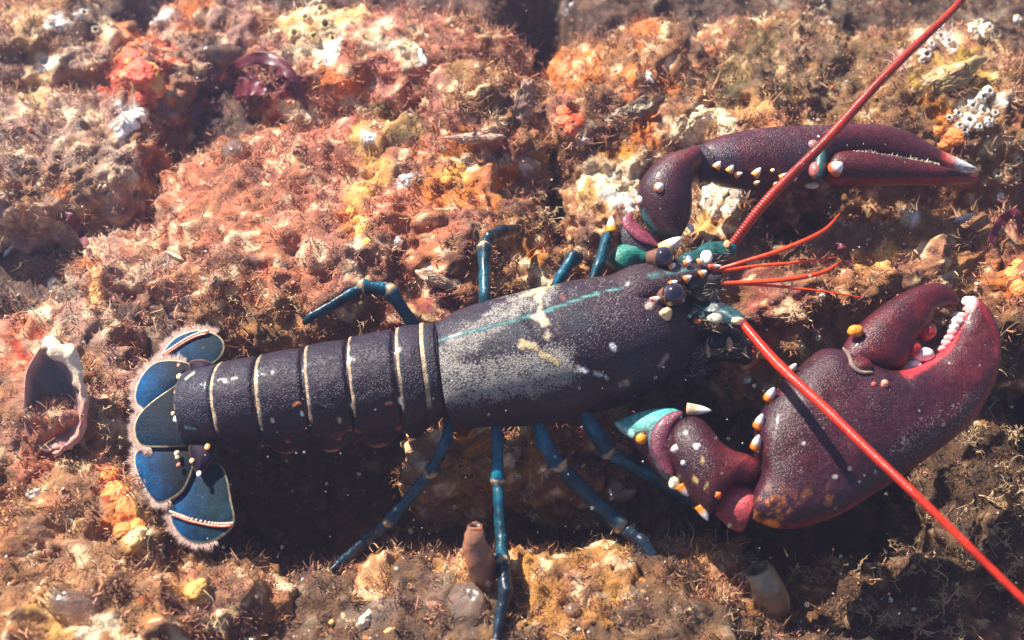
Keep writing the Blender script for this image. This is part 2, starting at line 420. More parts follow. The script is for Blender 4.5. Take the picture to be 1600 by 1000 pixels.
# --- abdomen: overlapping segment plates
stA = [(283, 643, 55, .022), (300, 640, 57, .024), (357, 631, 63, .030), (420, 622, 66, .034), (490, 612, 70, .036), (560, 602, 73, .038), (632, 591, 77, .041), (668, 586, 78, .042), (694, 582, 77, .043)]
NA = 400
CA, rA, TA, UA, WA, _, _ = trunk(stA, NA, 8)
pxA = pix(CA)[:, 0]
def seg(x0, x1, m=150, n=64, swell=0.03, band=4.2, side=1.0, seed=0):
    s = np.interp(np.linspace(x0, x1, n), pxA, np.arange(NA))
    f = lambda Z: np.stack([np.interp(s, np.arange(NA), Z[:, k]) for k in range(3)], -1)
    C, U, W = f(CA), nrm(f(UA)), nrm(f(WA)); r = np.interp(s, np.arange(NA), rA); t = np.linspace(0, 1, n)
    a = np.linspace(-2.35, 2.35, m); ab = np.clip(np.abs(a), 0, 1.35)*np.sign(a); b = np.clip(np.abs(a)-1.35, 0, 1)
    lift = 1+0.045*(1-t)**0.8+swell*np.sin(math.pi*np.clip(t*1.15, 0, 1))*0.7-0.075*sstep(0.74, 1.0, t)
    lift = lift-0.035*np.exp(-((t-0.85)/0.04)**2)
    r2 = r*lift
    sweep = (0.0022*np.clip(np.abs(a)-0.9, 0, 2))[None]*(1-t)[:, None]
    ax = nrm(np.gradient(C, axis=0))
    # side plate: from the flank straight down, drawn out into a lobe with a blunt point
    Lp = np.where(t > .34, 1-.82*np.abs((t-.34)/.66)**1.9, 1-.62*np.abs((.34-t)/.34)**2.2)*side
    out = C[:, None]+r2[:, None, None]*(W[:, None]*np.cos(ab)[None, :, None]+U[:, None]*np.sin(ab)[None, :, None])-ax[:, None]*sweep[..., None]
    dr = (r2*Lp)[:, None]*b[None]
    out = out-W[:, None]*(1.36*dr)[..., None]+U[:, None]*(np.sign(a)[None]*(.16*dr-.34*dr*b[None]))[..., None]
    out = out-ax[:, None]*(0.10*dr*b[None])[..., None]
    inn = C[:, None]+(out[:1]-C[:1, None])*0.93
    R = np.concatenate([inn[:1]+ax[0]*0.002, out]); V, Q, T = rings(R, caps=False, closed=False)
    V = V+nrm(V-np.concatenate([C[:1], C]).repeat(m, 0))*(fbm(V, 130, 3, 40+seed)*.0005)[:, None]
    Cc = paintcol(V, C_DARK); Pt = np.concatenate([[0], t]).repeat(m); Pa = np.abs(np.tile(a, n+1)); Pb = np.tile(b, n+1)
    w = band/abs(x1-x0)
    k = ((1-sstep(w*0.7, w*1.2, Pt+fbm(V, 240, 3, 4+seed)*0.030))*(1-sstep(1.22, 1.40, Pa))*np.clip(.85+fbm(V, 120, 3, 61+seed)*.5, .3, 1))[:, None]
    Cc[:, :3] = Cc[:, :3]*(1-k)+A(.60, .43, .27)*k
    k2 = ((1-sstep(w*1.2, w*2.6, Pt))*(1-k[:, 0]))[:, None]; Cc[:, :3] = Cc[:, :3]*(1-.5*k2)+A(.006, .028, .040)*.5*k2
    if side > .8:
        k3 = (sstep(.80, .97, Pb+fbm(V, 260, 2, 9)*.05)*sstep(.20, .06, np.abs(Pt-.34)))[:, None]; Cc[:, :3] = Cc[:, :3]*(1-k3)+A(.70, .24, .10)*k3
        k3 = (sstep(.25, .45, fbm(V, 190, 3, 15+seed))*sstep(.25, .5, Pb))[:, None]*.8; Cc[:, :3] = Cc[:, :3]*(1-k3)+A(.50, .13, .05)*k3
    Cc[:, 3] = (0.36*np.exp(-((np.tile(a, n+1)-0.30)/0.50)**2)+.05)*(1-np.maximum(k, k2)[:, 0])
    return V, Q, T, Cc
bands = [(357, 424), (418, 496), (490, 565), (558, 640), (632, 676)]
segs = []
for i, (x0, x1) in enumerate(bands):
    V, Q, T, Cc = seg(x0, x1, band=4.0, seed=i, side=(.72, .95, 1.0, .98, .80)[i])
    for (x, y, w, c) in ((405, 643, 3.4, A(.7, .8, .9)), (471, 645, 2.6, A(.7, .85, .9)), (482, 630, 3.0, A(.6, .8, .85)), (552, 633, 4.0, A(.55, .8, .9)), (627, 625, 4.2, A(.6, .85, .95)), (487, 655, 3.2, A(.6, .5, .3)), (530, 655, 3.0, A(.5, .4, .3)), (425, 655, 2.6, A(.7, .5, .4))):
        if x0 <= x <= x1: stroke(Cc, V, [(x, y), (x+1, y+3)], w, c, rag=1.2)
    for pl in ([(401, 633), (408, 630), (416, 633)], [(459, 634), (464, 629), (470, 630)], [(603, 631), (611, 630)]):
        if x0 <= pl[0][0] <= x1: stroke(Cc, V, pl, 2.3, A(.65, .20, .05), rag=1)
    segs.append(build('abdomen_segment', (V, Q, T, Cc), M_SHELL, lob))
V, Q, T, Cc = seg(668, 697, swell=0.0, band=7.5, side=.25); Cc[:, 3] *= 0.4
segs.append(build('abdomen_segment', (V, Q, T, Cc), M_SHELL, lob))
V, Q, T, Cc = seg(304, 364, swell=0.02, band=0.5, side=.55); Cc[:, :3] = Cc[:, :3]*0.6+A(.010, .02, .045)*0.4
stroke(Cc, V, [(289, 668), (305, 670)], 2.0, A(.1, .35, .35)); stroke(Cc, V, [(290, 592), (303, 582)], 2, A(.35, .4, .3))
segs.append(build('abdomen_segment', (V, Q, T, Cc), M_SHELL, lob))

# --- tail fan
fan_n = nrm(A(-0.18, -0.22, 0.95)); fan_p = atz(262, 680, .014)
def outline(pts, n=120):
    P = np.array(pts+pts[:3], float); P = crom(P, n*2)          # closed curve
    k = len(pts); t = np.linspace(0, len(pts)+2, n*2); sel = (t >= 1) & (t < k+1)
    return P[sel]
def lobe(name, pts, lift, thick, parent, cin, cout, rimcol=C_CREAM*.8, rimw=1.3, fringe=None, dark_to=None):
    O = outline(pts, 90); cen = O.mean(0); nl = 22; R = []; Cs = []
    pl = fan_p+fan_n*lift
    # top skin from rim to middle, then underside
    for s, k in [(1.0, 0)]+[(1-u, 1) for u in np.linspace(0.02, 0.97, nl)]:
        ring = cen+(O-cen)*s; e = thick*(1-s**2.2)**0.6 if s < 1 else 0
        R.append(np.array([onplane(x, y, pl, fan_n)+fan_n*e for x, y in ring]))
    und = np.array([onplane(x, y, pl, fan_n)-fan_n*0.0016 for x, y in O])
    R = np.array([und]+R); V, Q, T = rings(R)
    Cc = paintcol(V, cin); P = pix(V)
    d = np.min(np.linalg.norm(P[:, None]-O[None], axis=2), axis=1)
    kx = sstep(0, 1, (P[:, 0]-np.min(P[:, 0]))/70.0)[:, None]; Cc[:, :3] = np.asarray(cout)*(1-kx)+np.asarray(cin)*kx
    f = sstep(rimw*1.4, rimw*0.5, d)
    out = sstep(0, 6, np.hypot(P[:, 0]-310, P[:, 1]-655)-62) if fringe is not None else 0
    Cc[:, :3] *= (1+.55*fbm(V, 170, 4, 33))[:, None]; k = (f*(0.20+0.65*out))[:, None]; Cc[:, :3] = Cc[:, :3]*(1-k)+np.asarray(rimcol)*k
    o = build(name, (V, Q, T, Cc), M_FAN, parent)
    return o, O, pl
upper_out = [(252, 560), (262, 539), (280, 524), (306, 516), (330, 519), (347, 530), (350, 548), (336, 566), (304, 578), (270, 572)]
upper_in = [(211, 624), (214, 602), (226, 580), (244, 566), (272, 563), (300, 570), (304, 590), (272, 608), (234, 634), (219, 638)]
telson = [(300, 588), (268, 606), (232, 632), (213, 655), (210, 678), (220, 696), (250, 699), (292, 697), (310, 690), (314, 640)]
lower_in = [(221, 701), (250, 699), (292, 700), (304, 712), (300, 736), (286, 766), (264, 782), (246, 786), (228, 766), (213, 736), (210, 712)]
lower_out = [(300, 742), (322, 726), (342, 724), (354, 744), (361, 780), (366, 814), (352, 834), (330, 847), (304, 849), (280, 836), (266, 812), (266, 790), (284, 768)]
M_FRINGE = simple('tail_fringe', (0.54, 0.37, 0.31), 0.7, alpha=1.0, bscale=800)
fans = []
cB = A(.0003, .044, .125); cD = A(.001, .0042, .0095)
for nm, pts, lift, ci, co in (('tail_lobe', upper_out, 0.0, A(.001, .012, .024), cB), ('tail_lobe', lower_out, 0.001, A(.0008, .016, .027), cB), ('tail_lobe', upper_in, .0034, cD, cB), ('tail_lobe', lower_in, .0045, cD, cB), ('tail_centre_lobe', telson, .0075, cD, A(.001, .014, .032))):
    o, O, pl = lobe(nm, pts, lift, .0016, lob, ci, co, fringe=1)
    fans.append((o, O, pl))
    # hair fringe: fine tapering bristles round the free edge
    rad = np.hypot(O[:, 0]-318, O[:, 1]-655); keep = rad > (95 if nm != 'tail_lobe' or pts in (upper_in, lower_in) else 108)
    cen = O.mean(0); Vh, Th = [], []; nb = 0
    rr = np.random.default_rng(len(pts))
    idx = np.nonzero(keep)[0]
    for q in range(2400):
        i = rr.choice(idx); j = (i+1) % len(O); f = rr.random(); p = O[i]*(1-f)+O[j]*f
        tn = O[j]-O[i]; nn = np.array([tn[1], -tn[0]]); nn = nn/max(np.linalg.norm(nn), 1e-6)
        if nn@(p-cen) < 0: nn = -nn
        if nn[0] > 0.45: continue
        ln = rr.uniform(5, 12)*(.9+.2*math.sin(i*.7)); dr = nn+rr.normal(0, .20, 2); e = p+dr*ln; w = 0.30
        a3 = onplane(*p, pl, fan_n)-fan_n*rr.uniform(0, .0012); e3 = onplane(*e, pl, fan_n)-fan_n*rr.uniform(-.001, .0025); sd = nrm(np.cross(e3-a3, fan_n))*w*.00037
        Vh += [a3-sd, a3+sd, e3]; Th.append([nb, nb+1, nb+2]); nb += 3
    tag(build('hair_fringe', (np.array(Vh), None, np.array(Th)), M_FRINGE, o, smooth=False), kind='stuff')
# beaded hinge of the outer lobes
for (o, O, pl), ln in ((fans[0], [(258, 556), (275, 545), (292, 534), (310, 525), (328, 520)]), (fans[1], [(270, 802), (286, 808), (300, 813), (328, 819), (348, 821), (366, 820)])):
    P = crom(np.array(ln, float), 22); gs = []
    for i, (x, y) in enumerate(P):
        c = onplane(x, y, pl, fan_n)+fan_n*.0026
        gs.append(ball(c, .0008, 3, col=A(.85, .55, .40)))
    build('hinge_teeth', merge(*gs), M_HORN, o)
    Q2 = np.array([onplane(x, y+3.5, pl, fan_n)+fan_n*.0022 for x, y in P])
    build('hinge_seam', (*tube(Q2, [.0008]*len(P), 40, 8), np.tile(A(.45, .10, .05), (40*8+2, 1))), M_HORN, o)
# small joint plates between the fan and the last segment
for pts, lift in (([(296, 694), (318, 690), (334, 698), (336, 712), (322, 730), (312, 742), (300, 726)], .0085), ([(296, 566), (320, 562), (332, 572), (322, 590), (302, 594)], .0075)):
    o, O, pl = lobe('joint_plate', pts, lift, .003, lob, C_DARK, C_DARK, rimcol=A(.35, .22, .10), rimw=1.8)
gs = []
for x, y, l, c, w in ((276, 654, .0115, C_WHITE, .0016), (285, 662, .011, A(.7, .8, .8), .0013), (289, 668, .011, C_CREAM, .0014), (270, 646, .0115, C_CREAM, .0009), (276, 612, .0105, C_CREAM, .0012), (281, 606, .0105, C_WHITE, .0010), (280, 588, .009, C_CREAM, .0013), (279, 570, .008, A(.7, .2, .1), .0009), (276, 708, .009, C_CREAM, .0012), (277, 714, .009, C_CREAM, .0010), (279, 726, .009, A(.7, .2, .08), .001), (311, 740, .0105, C_WHITE, .0012), (300, 720, .011, A(.7, .4, .2), .0012), (324, 698, .012, A(.8, .35, .1), .0014)):
    gs.append(ball(onplane(x, y, fan_p+fan_n*l, fan_n), w, 4, 1.1, 1.5, .6, c, .0004, 900))
build('pale_tubercle', merge(*gs), M_HORN, fans[4][0])

# --- claws
claw_n = nrm(A(0.06, -0.34, 0.93)); claw_p = atz(1330, 680, .040)
def CP(x, y, up=0.0): return onplane(x, y, claw_p+claw_n*up, claw_n)
def K6(p): return crop(p, 2.327, 1150, 430)
def K7(p): return crop(p, 3.847, 900, 600)
def K5(p): return crop(p, 2.667, 940, 180)
crusher = empty('claw', CP(1200, 800, -.02), None, None); crusher.parent = lob; crusher.location = WPOS['claw']-WPOS['lobster']
crusher['label'] = 'broad crusher claw with white teeth, under the red antenna'
L_ = K6([(62, 790), (88, 700), (72, 600), (85, 510), (148, 415), (228, 335), (305, 278), (395, 292), (480, 342), (570, 352), (640, 335), (700, 305), (745, 275), (775, 235), (798, 190), (815, 150), (830, 112), (843, 90), (850, 82)])
Rr = K6([(62, 885), (120, 908), (210, 920), (310, 896), (410, 853), (505, 793), (600, 733), (690, 670), (770, 610), (835, 553), (880, 498), (915, 438), (942, 370), (955, 300), (953, 235), (938, 180), (912, 135), (880, 100), (860, 85)])
th = np.array([11, 16, 20, 23, 25, 26, 26, 25, 23.5, 22, 20.5, 19, 17, 15, 13.5, 11.5, 9, 6, 3])*.001*.78
g = slab([CP(*p) for p in L_], [CP(*p) for p in Rr], th, claw_n, 150, 90, 2.3)
V = g[0]; V = V+claw_n*(fbm(V, 45, 4, 2)*.0022)[:, None]
Cc = paintcol(V, C_CLAW*A(.8, .9, 1.1)); P = pix(V)
k = (sstep(-.3, .5, fbm(V, 40, 4, 12)))[:, None]; Cc[:, :3] = Cc[:, :3]*(1-.55*k)+A(.030, .012, .022)*.55*k
siltspot(Cc, V, [(1210, 700), (1330, 640)], 70, .30, rag=25); siltspot(Cc, V, [(1420, 700), (1520, 640)], 34, .48, rag=18)
siltspot(Cc, V, [(1290, 610), (1400, 560)], 40, .18, rag=20)
k = sstep(1440, 1540, P[:, 0]+fbm(V, 60, 2, 3)*20)[:, None]*sstep(640, 560, P[:, 1])[:, None]*.6; Cc[:, :3] = Cc[:, :3]*(1-k)+A(.085, .007, .009)*k
dE = poly_dist(P, Rr); k = (sstep(9, 2, dE))[:, None]*.75; Cc[:, :3] = Cc[:, :3]*(1-k)+A(.20, .012, .020)*k; Cc[:, 3] *= 1-k[:, 0]
k = (sstep(.12, .32, fbm(V, 150, 3, 21))*sstep(75, 10, poly_dist(P, [(1180, 800), (1230, 824), (1290, 810)])))[:, None]*.75*sstep(-.1, .25, fbm(V, 420, 3, 71))[:, None]; Cc[:, :3] = Cc[:, :3]*(1-k)+A(.42, .14, .03)*k
stroke(Cc, V, [(1200, 817), (1210, 820)], 7, A(.9, .26, .02), rag=3)
k = (sstep(26, 10, np.hypot(P[:, 0]-1506, P[:, 1]-468)))[:, None]; Cc[:, :3] = Cc[:, :3]*(1-k)+A(.85, .55, .50)*k
k = (sstep(17, 8, poly_dist(P, [(1420, 578), (1450, 560), (1475, 540), (1497, 495)])))[:, None]; Cc[:, :3] = Cc[:, :3]*(1-k)+A(.42, .035, .045)*k
palm = build('palm', (V, g[1], g[2], Cc), M_CLAW, crusher)
Oe = K6([(372, 300), (388, 262), (412, 222), (445, 183), (492, 140), (550, 97), (612, 62), (670, 40), (722, 32), (765, 44), (794, 68), (809, 94)])
In = K6([(540, 352), (585, 350), (615, 325), (632, 282), (645, 245), (672, 222), (698, 190), (706, 160), (728, 136), (752, 120), (780, 112), (803, 108)])
thd = np.array([11, 14, 15.5, 16, 15.5, 14.5, 13, 11.5, 9.5, 7.5, 5, 2.5])*.001*.78
g = slab([CP(*p, .006) for p in Oe], [CP(*p, .006) for p in In], thd, claw_n, 90, 60, 2.2)
Cc = paintcol(g[0], A(.075, .005, .008)); P = pix(g[0])
k = sstep(30, 4, poly_dist(P, In))[:, None]*.6; Cc[:, :3] = Cc[:, :3]*(1-k)+A(.17, .012, .011)*k
k = (sstep(.0, .5, fbm(g[0], 70, 3, 5)))[:, None]*.5; Cc[:, :3] = Cc[:, :3]*(1-k)+A(.06, .010, .018)*k
finger = build('movable_finger', (*g, Cc), M_CLAW, crusher)
def cball(parent, name, x, y, up, r, col, sx=1, sy=1, sz=1, s=None, mat=None, disp=.0006):
    X, Y = s([(x, y)])[0]; return build(name, ball(CP(X, Y, up), r, 7, sx, sy, sz, col, disp, 500), mat or M_HORN, parent)
cPINK = A(.85, .35, .35)
for x, y, r, up in ((678, 288, .0072, .008), (648, 326, .0042, .008), (622, 343, .0032, .008), (748, 268, .0030, .007), (762, 248, .0032, .007), (774, 228, .0032, .007), (784, 208, .0034, .006), (792, 188, .0036, .006), (800, 168, .0042, .006), (812, 150, .0044, .005), (850, 96, .0050, .003)):
    cball(palm, 'tooth', x, y, up-.0012, r*.70, A(.80, .60, .55) if r > .0035 else cPINK*.9, 1.25, .85, .8, K6)
cball(finger, 'tooth', 690, 200, .007, .0052, A(.40, .02, .02), 1, 1.1, .9, K6); cball(finger, 'tooth', 640, 262, .009, .0045, A(.35, .02, .02), 1, 1.2, .9, K6)
cball(finger, 'orange_boss', 434, 203, .0160, .0034, C_ORNG*A(1, 1.15, 1), 1.15, .9, .9, K6)
cball(palm, 'hinge_knuckle', 450, 328, .0165, .0052, A(.10, .012, .014), 1.25, .9, .7, K6, M_CLAW)
g = tube([CP(*p, .019) for p in K6([(388, 262), (412, 295), (425, 330), (455, 352), (500, 352)])], [.0006, .0010, .0012, .0010, .0006], 30, 10)
build('hinge_membrane', (*g, np.tile(A(.28, .20, .16), (len(g[0]), 1))), M_HORN, palm)
cball(palm, 'pale_tubercle', 540, 395, .0200, .0020, A(.8, .28, .2), s=K6); cball(palm, 'pale_tubercle', 502, 398, .0195, .0012, A(.5, .08, .06), s=K6)
for bx, by, tx, ty, r in ((120, 445, 140, 408, .0040), (82, 545, 97, 504, .0040), (72, 622, 84, 580, .0040), (203, 342, 220, 322, .0028)):
    b, t = K6([(bx, by), (tx, ty)]); B = CP(*b, .006); Tt = CP(*t, .012)
    build('spine', cone(B-(Tt-B)*.15, Tt, r*.72, A(.85, .20, .01), C_WHITE), M_HORN, palm)
# wrist flesh, carpus, merus of the near claw
def CQ(x, y, up=0.0): return onplane(x, y, claw_p+claw_n*(up-.002), nrm(A(-.10, -.42, .90)))
g = tube([CQ(*p, .004) for p in K7([(850, 690), (930, 715), (1000, 745), (1060, 770)])], [.0075, .0105, .0118, .011], 24, 24)
build('wrist_joint', (*g, np.tile(A(.36, .05, .06), (len(g[0]), 1))), M_CLAW, crusher)
Tp = K7([(562, 345), (590, 250), (675, 198), (755, 215), (825, 285), (885, 360), (955, 404), (1035, 428), (1088, 462), (1112, 500)])
Bt = K7([(572, 430), (600, 555), (660, 655), (730, 745), (800, 785), (850, 735), (905, 655), (962, 598), (1048, 600), (1104, 556)])
thc = np.array([8, 13, 17, 19, 19.5, 18.5, 17, 15, 12, 7])*.001*.75
g = slab([CQ(*p, .010) for p in Tp], [CQ(*p, .010) for p in Bt], thc, nrm(A(-.10, -.42, .90)), 80, 60, 2.15)
V = g[0]; Cc = paintcol(V, C_CLAW*A(.62, .9, 1.0)); P = pix(V)
k = sstep(1080, 1180, P[:, 0])[:, None]; Cc[:, :3] = Cc[:, :3]*(1-k)+A(.13, .014, .016)*k
siltspot(Cc, V, [(1090, 720), (1120, 760)], 22, .25)
for pl in ([(1082, 747), (1090, 755)], [(1100, 762), (1108, 755)], [(1096, 715), (1099, 722)]): stroke(Cc, V, pl, 2, A(.45, .33, .12), rag=2.5)
carpus = build('wrist_segment', (V, g[1], g[2], Cc), M_CLAW, crusher)
for x, y, r, c in ((600, 392, .0042, A(.85, .6, .58)), (728, 380, .0046, C_WHITE), (648, 477, .0026, C_WHITE), (852, 664, .0036, A(.85, .16, .03))):
    up = {600: .0205, 728: .0235, 648: .0228, 852: .022}[x]
    X, Y = K7([(x, y)])[0]; build('pale_tubercle', ball(CQ(X, Y, up-.0016), r*.55, 6, col=c, disp=.0008, dscale=700), M_HORN, carpus)
for bx, by, tx, ty, r in ((635, 620, 678, 676, .0042), (755, 745, 792, 822, .0044)):
    b, t = K7([(bx, by), (tx, ty)]); B = CQ(*b, .013); Tt = CQ(*t, .013); build('spine', cone(B-(Tt-B)*.2, Tt, r*.7, A(.9, .24, .01), C_WHITE), M_HORN, carpus)
b, t = K7([(668, 150), (842, 162)]); B = CQ(*b, .012); Tt = CQ(*t, .014); build('spine', cone(B, B+(Tt-B)*.85, .0032, A(.50, .34, .20), C_WHITE*.9), M_HORN, carpus)
g = tube([CQ(*p, .001) for p in K7([(940, 590), (985, 612), (1045, 612)])], [.0022, .0028, .0018], 16, 10); build('hinge_rim', (*g, np.tile(A(.60, .48, .38), (len(g[0]), 1))), M_HORN, carpus)
Tp = K7([(225, 232), (330, 188), (430, 160), (520, 146), (590, 150), (640, 172)]); Bt = K7([(265, 280), (325, 340), (405, 432), (475, 522), (535, 590), (592, 618)])
g = slab([CQ(*p, .004) for p in Tp], [CQ(*p, .004) for p in Bt], np.array([5, 8, 11, 13, 14, 12])*.001*.75, nrm(A(-.10, -.42, .90)), 60, 48)
V = g[0]; Cc = paintcol(V, A(.050, .012, .018)); P = pix(V)
k = (sstep(26, 12, poly_dist(P, K7([(240, 240), (360, 205), (470, 168), (580, 140)]))))[:, None]; Cc[:, :3] = Cc[:, :3]*(1-k)+A(.06, .34, .30)*k
stroke(Cc, V, K7([(250, 245), (290, 285), (330, 300)]), 5, A(.35, .70, .62), rag=4)
stroke(Cc, V, K7([(470, 230), (450, 330), (480, 450), (560, 560)]), 4, A(.03, .20, .20), rag=2)
merus = build('arm_segment', (V, g[1], g[2], Cc), M_CLAW, crusher)
g = tube([CQ(*p, .0135) for p in K7([(640, 168), (560, 215), (512, 290), (505, 380), (530, 470), (580, 555)])], [.0014, .0034, .0046, .0048, .0038, .0018], 40, 16, .5); build('arm_fold', (*g, np.tile(A(.15, .03, .055), (len(g[0]), 1))), M_CLAW, merus)
X, Y = K7([(392, 330)])[0]; build('orange_boss', ball(CQ(X, Y, .0120), .0028, 7, col=A(.9, .30, .02)), M_HORN, merus)
X, Y = K7([(588, 598)])[0]; build('pale_tubercle', ball(CQ(X, Y, .012), .0028, 7, 1, 1, 1.3, A(.75, .66, .42), .0008, 400), M_HORN, merus)

# far claw (cutter)
far_n = nrm(A(0.02, -0.30, 0.95)); far_p = atz(1280, 250, .062)
def FP(x, y, up=0.0): return onplane(x, y, far_p+far_n*up, far_n)
cutter = empty('claw', FP(1100, 250, -.02), None, None); cutter.parent = lob; cutter.location = WPOS[cutter.name]-WPOS['lobster']
cutter['label'] = 'slender cutter claw, closed, with a white finger tip'
Tt_ = K5([(405, 140), (430, 122), (500, 97), (600, 77), (700, 64), (800, 58), (870, 56), (920, 55), (970, 53), (1050, 50), (1150, 52), (1240, 66), (1320, 102), (1400, 150), (1480, 184), (1540, 214), (1566, 226)])
Bb = K5([(430, 205), (448, 250), (500, 284), (600, 297), (700, 302), (790, 306), (870, 302), (912, 258), (960, 205), (1050, 178), (1140, 180), (1230, 190), (1310, 206), (1400, 220), (1480, 232), (1540, 235), (1568, 230)])
thf = np.array([10, 14, 17, 18.5, 19, 19, 18.5, 17.5, 16, 14, 12.5, 11, 9.5, 7.5, 5.5, 3.5, 1.5])*.001*.82
g = slab([FP(*p) for p in Tt_], [FP(*p) for p in Bb], thf, far_n, 140, 70, 2.1)
V = g[0]; Cc = paintcol(V, A(.054, .0075, .013)); P = pix(V)
k = (sstep(-.2, .4, fbm(V, 50, 3, 31)))[:, None]*sstep(55, 10, poly_dist(P, [(1110, 260), (1200, 240), (1290, 240)]))[:, None]*.7; Cc[:, :3] = Cc[:, :3]*(1-k)+A(.022, .018, .036)*k
siltspot(Cc, V, [(1180, 210), (1290, 203)], 10, .45, rag=6); siltspot(Cc, V, [(1350, 238), (1450, 253)], 4, .9, rag=2)
k = (sstep(1478, 1500, P[:, 0]+fbm(V, 200, 2, 6)*5))[:, None]; Cc[:, :3] = Cc[:, :3]*(1-k)+C_WHITE*k
k = (sstep(18, 4, np.abs(P[:, 0]-1484)))[:, None]*.6; Cc[:, :3] = Cc[:, :3]*(1-k)+A(.75, .10, .05)*k
fpalm = build('palm', (V, g[1], g[2], Cc), M_CLAW, cutter)
Td = K5([(938, 205), (965, 170), (1050, 160), (1150, 174), (1250, 190), (1350, 210), (1450, 234), (1540, 256), (1570, 266)])
Bd = K5([(940, 262), (978, 281), (1050, 283), (1150, 283), (1250, 282), (1350, 281), (1450, 281), (1540, 277), (1571, 271)])
g = slab([FP(*p, .003) for p in Td], [FP(*p, .003) for p in Bd], np.array([10, 13, 13.5, 12.5, 11, 9.5, 7.5, 4.5, 2])*.001*.8, far_n, 80, 48)
Cc = paintcol(g[0], A(.060, .006, .009)); P = pix(g[0]); k = sstep(12, 2, poly_dist(P, Bd))[:, None]*.7; Cc[:, :3] = Cc[:, :3]*(1-k)+A(.30, .022, .016)*k
ffing = build('movable_finger', (*g, Cc), M_CLAW, cutter)
# bristles along the gape
gs = []
for i in range(260):
    t = random.random(); x, y = 1050+350*t, 158+(208-158)*t**1.1
    X, Y = K5([(x+random.uniform(-3, 3), y+random.uniform(-5, 2))])[0]; b = FP(X, Y, .011-.005*t); t3 = b+far_n*random.uniform(.001, .0026)+A(random.gauss(0, .0012), random.gauss(0, .0012), 0)
    gs.append(cone(b, t3, .00028, A(.55, .46, .34), A(.7, .6, .45), 3, 4))
tag(build('gape_bristles', merge(*gs), M_HORN, fpalm), kind='stuff')
def fb(parent, name, x, y, up, r, col, sx=1, sy=1, sz=1):
    X, Y = K5([(x, y)])[0]; return build(name, ball(FP(X, Y, up), r, 7, sx, sy, sz, col), M_HORN, parent)
for bx, by, tx, ty, r, up in ((478, 216, 496, 192, .0040, .012), (532, 232, 550, 208, .0038, .012), (562, 250, 588, 240, .0030, .010), (640, 248, 664, 218, .0042, .013), (642, 283, 660, 276, .0026, .005), (712, 231, 720, 227, .0020, .014), (752, 262, 780, 242, .0040, .012), (724, 288, 740, 280, .0026, .005), (802, 268, 814, 258, .0022, .010), (900, 95, 908, 88, .0026, .013)):
    b, t = K5([(bx, by), (tx, ty)]); B = FP(*b, up); T3 = FP(*t, up+.0022); build('spine', cone(B-(T3-B)*.2, T3, r*.62, A(.85, .28, .03), C_WHITE), M_HORN, fpalm)
b, t = K5([(975, 222), (1004, 200)]); B = FP(*b, .012); T3 = FP(*t, .017); build('spine', cone(B-(T3-B)*.3, T3, .0048, A(.60, .10, .02), C_WHITE), M_HORN, ffing)
g = tube([FP(*p, .012) for p in K5([(870, 130), (905, 150), (912, 190), (905, 230), (895, 265)])], [.002, .0032, .0036, .0034, .002], 30, 12); build('hinge_membrane', (*g, np.tile(A(.02, .09, .09), (len(g[0]), 1))), M_CLAW, fpalm)
fb(fpalm, 'hinge_knuckle', 888, 230, .011, .0044, A(.42, .13, .12), .8, 1.3, 1); fb(fpalm, 'hinge_knuckle', 880, 128, .0135, .0036, A(.30, .16, .13)); fb(fpalm, 'pale_tubercle', 876, 292, .003, .0034, A(.50, .36, .27), 1.3, .7, .6)
g = tube([FP(*p, .0) for p in K5([(380, 215), (420, 205), (460, 205)])], [.011, .0115, .012], 16, 20); build('wrist_joint', (*g, np.tile(A(.03, .02, .03), (len(g[0]), 1))), M_CLAW, cutter)
Lc = K5([(218, 492), (178, 440), (152, 370), (152, 305), (187, 242), (243, 188), (312, 162), (368, 141)]); Rc = K5([(335, 498), (366, 440), (378, 370), (378, 300), (398, 245), (420, 203), (424, 168), (414, 148)])
fw_n = nrm(A(-.05, -.45, .89)); fw_p = atz(1035, 310, .060)
def FW(x, y, up=0.0): return onplane(x, y, fw_p+fw_n*up, fw_n)
g = slab([FW(*p) for p in Lc], [FW(*p) for p in Rc], np.array([11, 16, 20, 20.5, 19, 16, 12, 7])*.001*.8, fw_n, 70, 54, 2.1)
V = g[0]; Cc = paintcol(V, A(.045, .012, .018)); P = pix(V); k = sstep(270, 236, P[:, 1])[:, None]; Cc[:, :3] = Cc[:, :3]*(1-k)+A(.10, .015, .018)*k
k = sstep(10, 3, poly_dist(P, K5([(160, 400), (210, 485), (270, 512), (330, 500)])))[:, None]; Cc[:, :3] = Cc[:, :3]*(1-k)+A(.03, .16, .16)*k
fcar = build('wrist_segment', (V, g[1], g[2], Cc), M_CLAW, cutter)
for x, y, r, up in ((240, 297, .0032, .0165), (160, 352, .0034, .006)):
    X, Y = K5([(x, y)])[0]; B = FW(X, Y+2, up-.001); T3 = FW(X+2, Y-3, up+.0022); build('spine', cone(B, T3, r, A(.9, .2, .05), C_WHITE), M_HORN, fcar)
Tp = K5([(70, 560), (62, 520), (75, 478), (105, 440)]); Bt = K5([(215, 640), (235, 605), (246, 570), (240, 530)])
g = slab([FW(*p, -.004) for p in Tp], [FW(*p, -.004) for p in Bt], np.array([8, 10, 11, 8])*.001*.8, fw_n, 40, 36); fmer = build('arm_segment', (*g, np.tile(A(.022, .020, .030), (len(g[0]), 1))), M_CLAW, cutter)
g = tube([FW(*p, .004) for p in K5([(118, 408), (112, 440), (140, 480), (185, 515), (238, 545)])], [.0012, .0038, .0046, .0040, .0010], 34, 16, .5); build('arm_fold', (*g, np.tile(A(.24, .045, .075), (len(g[0]), 1))), M_CLAW, fmer)
